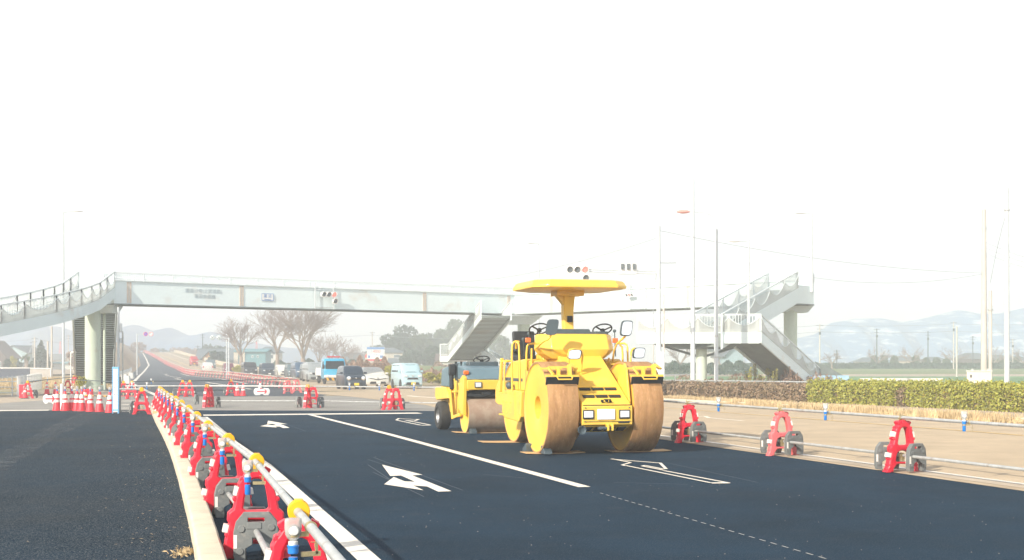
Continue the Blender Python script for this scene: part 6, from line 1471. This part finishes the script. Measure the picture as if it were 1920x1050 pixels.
# weeds at the stair foot: tall stalks
def weed(px, s, h, m, label, n=220, w=.11, cat='plant', group=None):
    p = S(px, s); t = thing('weed', label, cat, p, 0, group); st_ = MB(); pts_ = []
    for k in range(5):
        dx, dy = random.uniform(-w,w), random.uniform(-w,w); hh = h*random.uniform(.7,1); st_.tube([(dx*.5,dy*.5,0),(dx,dy,hh)], .012, 4); pts_.append((dx,dy,hh))
    st_.build('stalks', M['twig'], t); P_ = np.array([pts_[i] for i in rng.integers(0, 5, n)]); u = rng.random(n)**.6; P_ = P_*np.stack([.5+.5*u, .5+.5*u, .35+.65*u], 1)+rng.normal(size=(n,3))*np.array([.05,.05,.04]); card_obj('flower_heads', cards(n, P_, .045), M[m], t); return t
for i, (px, h) in enumerate(((1408,1.5),(1416,1.8),(1441,1.9),(1453,1.5),(1401,1.3),(1425,1.2))): weed(px, 31+random.uniform(-1,1), h, 'leaf_yellow', 'yellow flowering weed stalks '+['left in the tall clump before the stair','tallest in the clump before the stair','tall and alone right of the clump','right-hand slim stalk before the stair','lowest left stalk of the clump','short stalk right of the clump'][i], group='yellow weeds before the stair')
for i, (px, h) in enumerate(((1478,1.6),(1490,1.3),(1503,1.5),(1520,1.2),(1462,1.2),(1535,1.3),(1550,1.2),(1565,1.1))): weed(px, 31+random.uniform(-1,1), h, 'leaf_brown', f'withered brown weed before the stair foot, {ORD[i]} of eight', 160, .22, group='withered weeds before the stair foot')
for px, s, w, h, lb in ((730,20,1.7,1.6,'yellow-green bush between the white saloon and the pale blue van'),(808,22,1.5,1.1,'yellow bush just right of the pale blue van'),(828,22,1.2,.9,'low yellow bush left of the small roller'),(447,13.5,2.2,1.5,'yellow bush between the dark red car and the black minivan')):
    leafy('yellow_bush', lb, 'shrub', px, s, w, h, 'leaf_yellow', 1500, .09, .02, 'yellow bushes')
leafy('yellow_bush', 'sprig of yellow leaves at the left bridge pier foot', 'shrub', 153, 29, .9, 1.1, 'leaf_yellow', 700, .06, .02)
# straw litter on the rough asphalt by the kerb
def litter(n, seedf, sz):
    out_ = []
    for _ in range(n):
        k = random.random(); a = smooth_k.lerp(smooth_k2, 0) if False else None
        i = random.randint(0, len(kerb)-2); q = kerb[i].lerp(kerb[i+1], random.random()); o_ = abs(random.gauss(0,.45))+.03
        out_.append((q.x-o_, q.y+random.uniform(-.4,.4), .014+gz(q.y)))
    return np.array(out_)
P_ = litter(420, 0, 0); v = cards(len(P_), P_, .022, asp=.18); v[:,2] = np.maximum(v[:,2]*.25+.75*.014, .008)+np.interp(v[:,1], [29,83], [0,-.25]); o = card_obj('straw_litter', v, M['drygrass'], kind='stuff')
p = G(346, 1040); P_ = np.array(p)[None,:]+rng.normal(size=(110,3))*np.array([.05,.10,.012])+np.array([0,0,.03]); o = card_obj('dead_weed', cards(110, P_, .028, asp=.3), M['drygrass']); tag(o, 'small clump of dry yellow weed on the asphalt against the kerb', 'weed')
# ================================================================== BUILDINGS, FENCES, SIGNS
M['tile'] = mat('grey_roof_tiles', (.13,.16,.18), .7, var=.12, vscale=4); M['tile_b'] = mat('brown_roof', (.16,.12,.11), .75, var=.12); M['w_pale'] = mat('pale_blue_wall', (.38,.50,.55), .8); M['w_cream'] = mat('cream_wall', (.62,.56,.46), .85); M['w_white'] = mat('white_wall', (.68,.68,.65), .8); M['w_teal'] = mat('teal_cladding', (.12,.30,.34), .6, var=.08, stretch=(8,1,.3)); M['w_brown'] = mat('dark_timber', (.12,.09,.08), .8); M['w_orange'] = mat('orange_gable', (.60,.33,.14), .8); M['winglass'] = mat('window_glass', (.10,.14,.17), .15)
def house(label, px, s, w, d, h, rh, wall='w_white', roof='tile', rz=0, gable='x', wins=(), z=-.3, over=.5, group='houses in the background', floors=None, band=None):
    p = S(px, s, z); t = thing('house', label, 'house', p, R(rz), group)
    MB().box((0,0,h/2),(w,d,h)).build('wall', M[wall], t, smooth=0)
    o_ = over
    if gable == 'x':     # ridge along x
        MB().prism([(-d/2,h),(0,h+rh*.96),(d/2,h)], -w/2, w/2, 'x').build('gable_wall', M[wall], t, smooth=0)
        r_ = MB()
        for sg in (-1, 1): r_.prism([(sg*(d/2+o_),h-rh*o_/(d/2)+.02),(0,h+rh),(0,h+rh+.16),(sg*(d/2+o_),h-rh*o_/(d/2)+.18)], -w/2-o_, w/2+o_, 'x')
    elif gable == 'y':
        MB().prism([(-w/2,h),(0,h+rh*.96),(w/2,h)], -d/2, d/2, 'y').build('gable_wall', M[wall if not band else band], t, smooth=0)
        r_ = MB()
        for sg in (-1, 1): r_.prism([(sg*(w/2+o_),h-rh*o_/(w/2)+.02),(0,h+rh),(0,h+rh+.16),(sg*(w/2+o_),h-rh*o_/(w/2)+.18)], -d/2-o_, d/2+o_, 'y')
    else:
        r_ = MB().loft([[(-w/2-o_,-d/2-o_,h),(w/2+o_,-d/2-o_,h),(w/2+o_,d/2+o_,h),(-w/2-o_,d/2+o_,h)],[(-w*.22,-.1,h+rh),(w*.22,-.1,h+rh),(w*.22,.1,h+rh),(-w*.22,.1,h+rh)]])
    r_.build('roof', M[roof], t, smooth=0)
    for (x, zz, ww, hh) in wins:
        f = MB().box((x,-d/2-.03,zz),(ww,.06,hh)).build('window', M['white'], t); MB().box((x,-d/2-.07,zz),(ww-.16,.02,hh-.16)).build('pane', M['winglass'], f)
    return t
house('dark house with a steep brown roof cut by the left edge of the frame', -6, 9, 6.5, 7, 3.0, 3.2, 'w_brown', 'tile_b', 0, 'y', [(1.6,1.4,1.4,1.2)])
house('pale blue two-storey house with a gable facing right', 42, 8.2, 6.6, 7, 4.0, 1.5, 'w_pale', 'tile', -12, 'y', [(-1.2,2.9,.8,.9),(1.5,1.2,1.3,1.0)])
house('long low outbuilding behind the palm with a grey roof', 22, 7.6, 7, 5, 3.4, 1.3, 'w_cream', 'tile', 10, 'x')
house('small distant house with a dark roof left of the stair', 105, 6, 7, 6, 2.6, 1.6, 'w_cream', 'tile', 0, 'x', [(0,1.4,2,1)])
house('low distant shed with a pale teal roof left of the stair', 118, 8, 6, 4, 1.5, .3, 'w_white', 'w_teal', 0, 'x')
house('dark-roofed country house with an orange gable end', 412, 8.3, 8.6, 7, 1.9, 2.2, 'w_brown', 'tile', 0, 'x', [(-2,1.1,1.5,1)], z=.3)
house('small wing with an orange gable facing the road', 394, 8.5, 2.6, 3, 2.0, 1.3, 'w_orange', 'tile', 0, 'y', [(0,1.3,.8,.8)], z=.5)
t = house('teal clad warehouse behind the bare trees', 476, 9, 6.0, 6, 4.0, .5, 'w_teal', 'w_teal', 0, 'x', [(.3,3.0,.4,.5),(1.4,3.0,.4,.5),(.6,.9,.4,.5)])
MB().box((-3.05,-3.1,2.0),(.9,.25,4.1)).box((-1.5,-3.1,2.0),(.55,.25,4.1)).build('cream_column', M['w_cream'], t)
house('white two-storey house with a dark roof between the bare trees', 506, 8.6, 4.4, 6, 3.9, 1.3, 'w_white', 'tile', 0, 'hip', [(-.9,3.0,1.0,.9),(.9,3.0,.8,.9),(0,1.0,1.2,.9)])
house('low tiled roof house left of the billboard', 663, 7.6, 7.4, 6, 1.6, 1.9, 'w_cream', 'tile', 0, 'hip', [(0,.9,2,.7)], z=.4)
house('two-storey tiled house behind the billboard', 722, 7.8, 9.0, 7, 3.9, 1.2, 'w_cream', 'tile', 0, 'hip', [(-2.6,3.0,1.4,.8),(3.2,3.0,1.6,.8),(2.2,1.2,1.6,.8)], z=-.1)
house('lean-to wing at the right of the billboard house', 748, 8, 4, 5, 1.8, .8, 'w_pale', 'tile', 0, 'x')
house('beige house with small windows left of the middle stair', 847, 10.5, 4.8, 5, 2.2, 1.0, 'w_cream', 'tile_b', 0, 'x', [(-1.6,1.2,.6,.9),(-.4,1.2,.6,.9),(.9,1.2,.6,.9)])
house('white and pale blue house below the stair landing', 1368, 10.5, 3.2, 5, 3.2, 1.5, 'w_pale', 'tile', 10, 'y', [(-.5,1.4,.6,.9)])
house('brick-red and white house with a balcony below the stair landing', 1338, 10.3, 3.0, 5, 4.0, .7, 'w_white', 'tile', 0, 'hip', [(-.6,3.0,.9,.9),(.6,1.2,.8,1.0)])
for i, (px, s, w, h, rh, wl) in enumerate(((1626,7.6,5.4,1.9,1.1,'w_white'),(1697,7.2,6,2.2,1.1,'w_cream'),(1750,7.2,6,2.0,1.2,'w_white'),(1822,7.2,8,2.6,1.6,'w_brown'),(1865,7,8,2.4,1.4,'w_cream'),(1903,7,6,2.2,1.2,'w_white'))):
    house('small far house with a dark roof behind the far bank trees, '+['leftmost','second from the left','third from the left','fourth and broadest','fifth from the left','rightmost'][i], px, s, w, 6, h, rh, wl, 'tile', 0, 'hip', [(-1,1.2,1,.8),(1,1.2,1,.8)], group='far houses behind the bank')
# billboard
p = S(704.5, 11.2); t = thing('billboard', 'roadside billboard with a red 4000 on white and a blue head', 'billboard', p, R(2))
zc = EYE+(HOR-662)/11.2-p.z
MB().box((0,0,zc),(2.95,.12,2.05)).build('panel', M['white'], t); MB().box((0,-.066,zc+.80),(2.9,.01,.38)).build('head_band', M['signblue'], t); MB().box((0,-.02,zc-1.16),(3.0,.2,.30)).build('red_foot', M['sign_red'], t)
MB().box((-1.15,0,zc/2-.5),(.14,.14,zc-1)).build('post', M['galv_white'], t); MB().box((.9,0,zc/2-.5),(.14,.14,zc-1)).build('post', M['galv_white'], t)
text_mesh('一泊', .42, 'lettering', M['signblue'], t, (-.98,-.07,zc+.26), (R(90),0,0)); text_mesh('4000', .66, 'lettering', M['sign_red'], t, (.18,-.07,zc+.26), (R(90),0,0)); text_mesh('円', .26, 'lettering', M['signblue'], t, (1.22,-.07,zc+.16), (R(90),0,0))
MB().box((-1.1,-.066,zc-.60),(.40,.01,.42)).box((1.0,-.066,zc-.60),(.55,.01,.42)).box((0,-.066,zc-.30),(1.0,.01,.08)).build('printed_pictures', M['signblue'], t)
o = MB().tube([(0,0,0),(0,0,3.6)], .04, 6).add([(0,0,3.4),(-.5,.0,2.9),(-.45,.05,2.5),(0,0,2.7)], [(0,1,2,3)]).build('banner', M['sign_red']); o.location = S(689.5, 11); tag(o, 'red banner flag beside the billboard', 'banner')
# guard pipe behind the hedge
a, b = G(1226,739.5), G(2150,780); t = thing('guard_rail', 'grey two-pipe guard rail running through the top of the hedges', 'guard rail', (0,0,0)); d = b-a; nv = Vector((-d.y,d.x,0)).normalized()*.55; g1 = MB(); g1.tube([a+nv+Vector((0,0,.80)), b+nv+Vector((0,0,.92))], .035, 8); g1.tube([a-nv*.3+Vector((0,0,.48)), a.lerp(b,.30)-nv*.3+Vector((0,0,.55))], .03, 8); g1.build('rail', M['steel'], t)
g1 = MB()
for k in range(16): q = a.lerp(b, k/15)+nv; MB().tube([q, q+Vector((0,0,.86))], .035, 6).build('post', M['steel'], t)

# guard rail of the hill road
t = thing('crash_barrier', 'corrugated steel crash barrier on the left verge of the hill road', 'guard rail'); g1 = MB(); p_ = []
for r in [r for r in RS if 112 <= r[0] <= 215]: p_.append(Vector((XL(r)-2.0, r[0], r[1])))
for q, r_ in zip(p_, p_[1:]):
    g1.bar(q+Vector((0,0,.70)), r_+Vector((0,0,.70)), .06, .14); g1.bar(q+Vector((0,0,.50)), r_+Vector((0,0,.50)), .06, .12)
g1.build('beam', M['galv_white'], t)
for q in p_[::1]: MB().tube([q, q+Vector((0,0,.78))], .06, 8).build('post', M['galv_white'], t)
for k, (px, s) in enumerate(((234,20),(246,17),(238,22))):
    o = MB().box((0,0,.35),(.6,.5,.7), top=(.45,.4)).build('concrete_marker', M['w_white'], bevel=.04); o.location = S(px, s); tag(o, f'white concrete marker block at the start of the crash barrier, {ORD[k]} of three', 'marker block', 'white marker blocks at the hill road')
# parapet wall right of the hill road
t = thing('parapet_wall', 'pale concrete parapet along the right side of the hill road', 'wall'); g1 = MB(); p_ = [Vector((XR(r)+2.6, r[0], r[1]-.1)) for r in RS if 190 <= r[0] <= 420]
for q, r_ in zip(p_, p_[1:]): g1.loft([[v_+Vector((-.15,0,-.3)), v_+Vector((-.1,0,.95)), v_+Vector((.1,0,.95)), v_+Vector((.15,0,-.3))] for v_ in (q, r_)])
g1.build('wall', M['concrete'], t)
# left verge: white post fence, grey pipe fence, panel fences
a, b = G(35,743), G(76,729.5); t = thing('post_fence', 'row of thick white posts joined by dark pipes beside the footpath', 'fence', (0,0,0))
for k in range(12):
    q = a.lerp(b, (k/11)**.8); MB().lathe([(.095,0),(.095,1.02),(.08,1.08),(0,1.10)], q, 14).build('post', M['white'], t)
g1 = MB()
for h in (.35,.68,.98): g1.tube([a+Vector((0,0,h)), b+Vector((0,0,h))], .022, 6)
g1.build('rail', M['steel'], t)
a, b = G(-60,742.5), G(35,743); t = thing('pipe_fence', 'grey three-rail pipe fence at the left edge of the frame', 'fence', (0,0,0)); g1 = MB()
for h in (.18,.48,.78,1.0): g1.tube([a+Vector((0,0,h)), b+Vector((0,0,h))], .024, 8)
g1.build('rail', M['galv_white'], t)
for px in (-55,-18,23): q = G(px,742.7); MB().tube([q, q+Vector((0,0,1.03))], .034, 8).build('post', M['galv_white'], t)
def panel_fence(label, pa, pb, h, fill, n):
    a, b = S(*pa), S(*pb); t = thing('panel_fence', label, 'fence', (0,0,0), 0, 'white panel fences on the left'); g1 = MB(); z = Vector((0,0,1))
    g1.bar(a+z*h, b+z*h, .08, .10); g1.bar(a+z*.2, b+z*.2, .06, .06)
    for k in range(n+1): q = a.lerp(b, k/n); g1.bar(q, q+z*h, .10, .10, (1,0,0))
    g1.build('frame', M['white'], t); MB().bar(a+z*(.2+h)/2+z*.0, b+z*(.2+h)/2, .02, h-.3).build('mesh_panel', M[fill], t)
M['mesh_fill'] = mat('pale_mesh', (.60,.56,.52), .9, alpha=.45); M['lilac'] = mat('lilac_sheet', (.33,.36,.44), .8)
panel_fence('white framed mesh fence at the far left before the houses', (-60,15.5), (47,15.8), 1.15, 'mesh_fill', 5)
panel_fence('white framed mesh fence continuing towards the path', (48,16.2), (95,17.2), 1.15, 'mesh_fill', 1)
a, b = S(-60, 21), S(56, 18); t = thing('sheet_fence', 'lilac grey sheeted fence with a row of small white posts below', 'fence', (0,0,0)); MB().bar(a+Vector((0,0,.75)), b+Vector((0,0,.75)), .05, .9).build('sheet', M['lilac'], t)
for k in range(14): q = a.lerp(b, k/13)+Vector((.1,-.5,0)); MB().cyl(q+Vector((0,0,.25)), .07, .5, 'z', 8).build('small_post', M['white'], t)
# beige cabinet and neighbours
p = S(1836, 30); t = thing('equipment_cabinet', 'beige metal equipment cabinet behind the yellow hedge', 'cabinet', p, R(-20))
MB().box((0,0,.62),(1.45,.95,1.30)).build('body', M['cabinet'], t, bevel=.01); MB().box((0,0,1.30),(1.55,1.05,.05)).build('lid', M['w_white'], t)
MB().box((-.36,-.485,.62),(.70,.02,1.2)).build('door', M['cabinet'], t, bevel=.004); MB().box((.37,-.485,.62),(.70,.02,1.2)).build('door', M['cabinet'], t, bevel=.004)
MB().box((-.48,-.50,.98),(.10,.02,.18)).build('handle', M['black'], t)
for x in (-.4, .5): MB().lathe([(.035,-.01),(.06,-.01),(.06,.01),(.035,.01),(.035,-.01)], (x,0,1.39), 12, 'y', cap=False).build('lifting_eye', M['w_white'], t)
o = MB().box((0,0,.4),(6.2,.2,.22)).build('white_beam', M['w_white']); o.location = S(1690, 25)+Vector((0,0,.15)); tag(o, 'long low white beam just behind the yellow hedge', 'beam')
M['blue_sheet'] = mat('pale_blue_sheet', (.35,.55,.70), .7, var=.2, vscale=6)
o = MB().box((0,0,.45),(3.1,.05,.75)).build('sheet_barrier', M['blue_sheet']); o.location = S(1545, 30)+Vector((0,0,.2)); tag(o, 'pale blue sheet barrier at the foot of the stair', 'barrier')
t = thing('covered_bundle', 'dark ragged sheet draped over the end of the stair railing', 'sheet', S(1546, 29.6)); MB().loft([[(-.6,0,.2),(-.6,.1,1.9),(.2,.1,1.6),(.2,0,.2)],[(1.6,.4,.0),(1.6,.5,.75),(2.0,.5,.6),(2.0,.4,.0)]]).build('sheet', M['bridge_dark'], t)
t = thing('low_rail', 'low white rail in the grass behind the brown hedge', 'fence', (0,0,0)); a, b = S(1236,24), S(1330,22); MB().bar(a+Vector((0,0,.85)), b+Vector((0,0,.85)), .06,.1).bar(a.lerp(b,.3), a.lerp(b,.3)+Vector((0,0,.85)), .08,.08,(1,0,0)).bar(a.lerp(b,.9), a.lerp(b,.9)+Vector((0,0,.85)), .08,.08,(1,0,0)).build('rail', M['white'], t)
# lattice mast, chimney towers far off
for px, s, y0_, lb in ((113,5,640,'red and white lattice mast on the skyline left of the stair'),(481,5,640,'red lattice mast above the white house')):
    p = S(px, s); H_ = EYE+(HOR-y0_)/s-p.z; mb = MB()
    for k in range(6):
        z0_, z1_ = H_*k/6, H_*(k+1)/6; w0, w1 = .8*(1-k/7), .8*(1-(k+1)/7)
        for sx in (-1,1): mb.bar((sx*w0,0,z0_),(sx*w1,0,z1_),.12,.12); mb.bar((sx*w0,0,z0_),(-sx*w1,0,z1_),.08,.08)
    o = mb.build('lattice_mast', M['sign_red']); o.location = p; tag(o, lb, 'mast', 'far lattice masts')
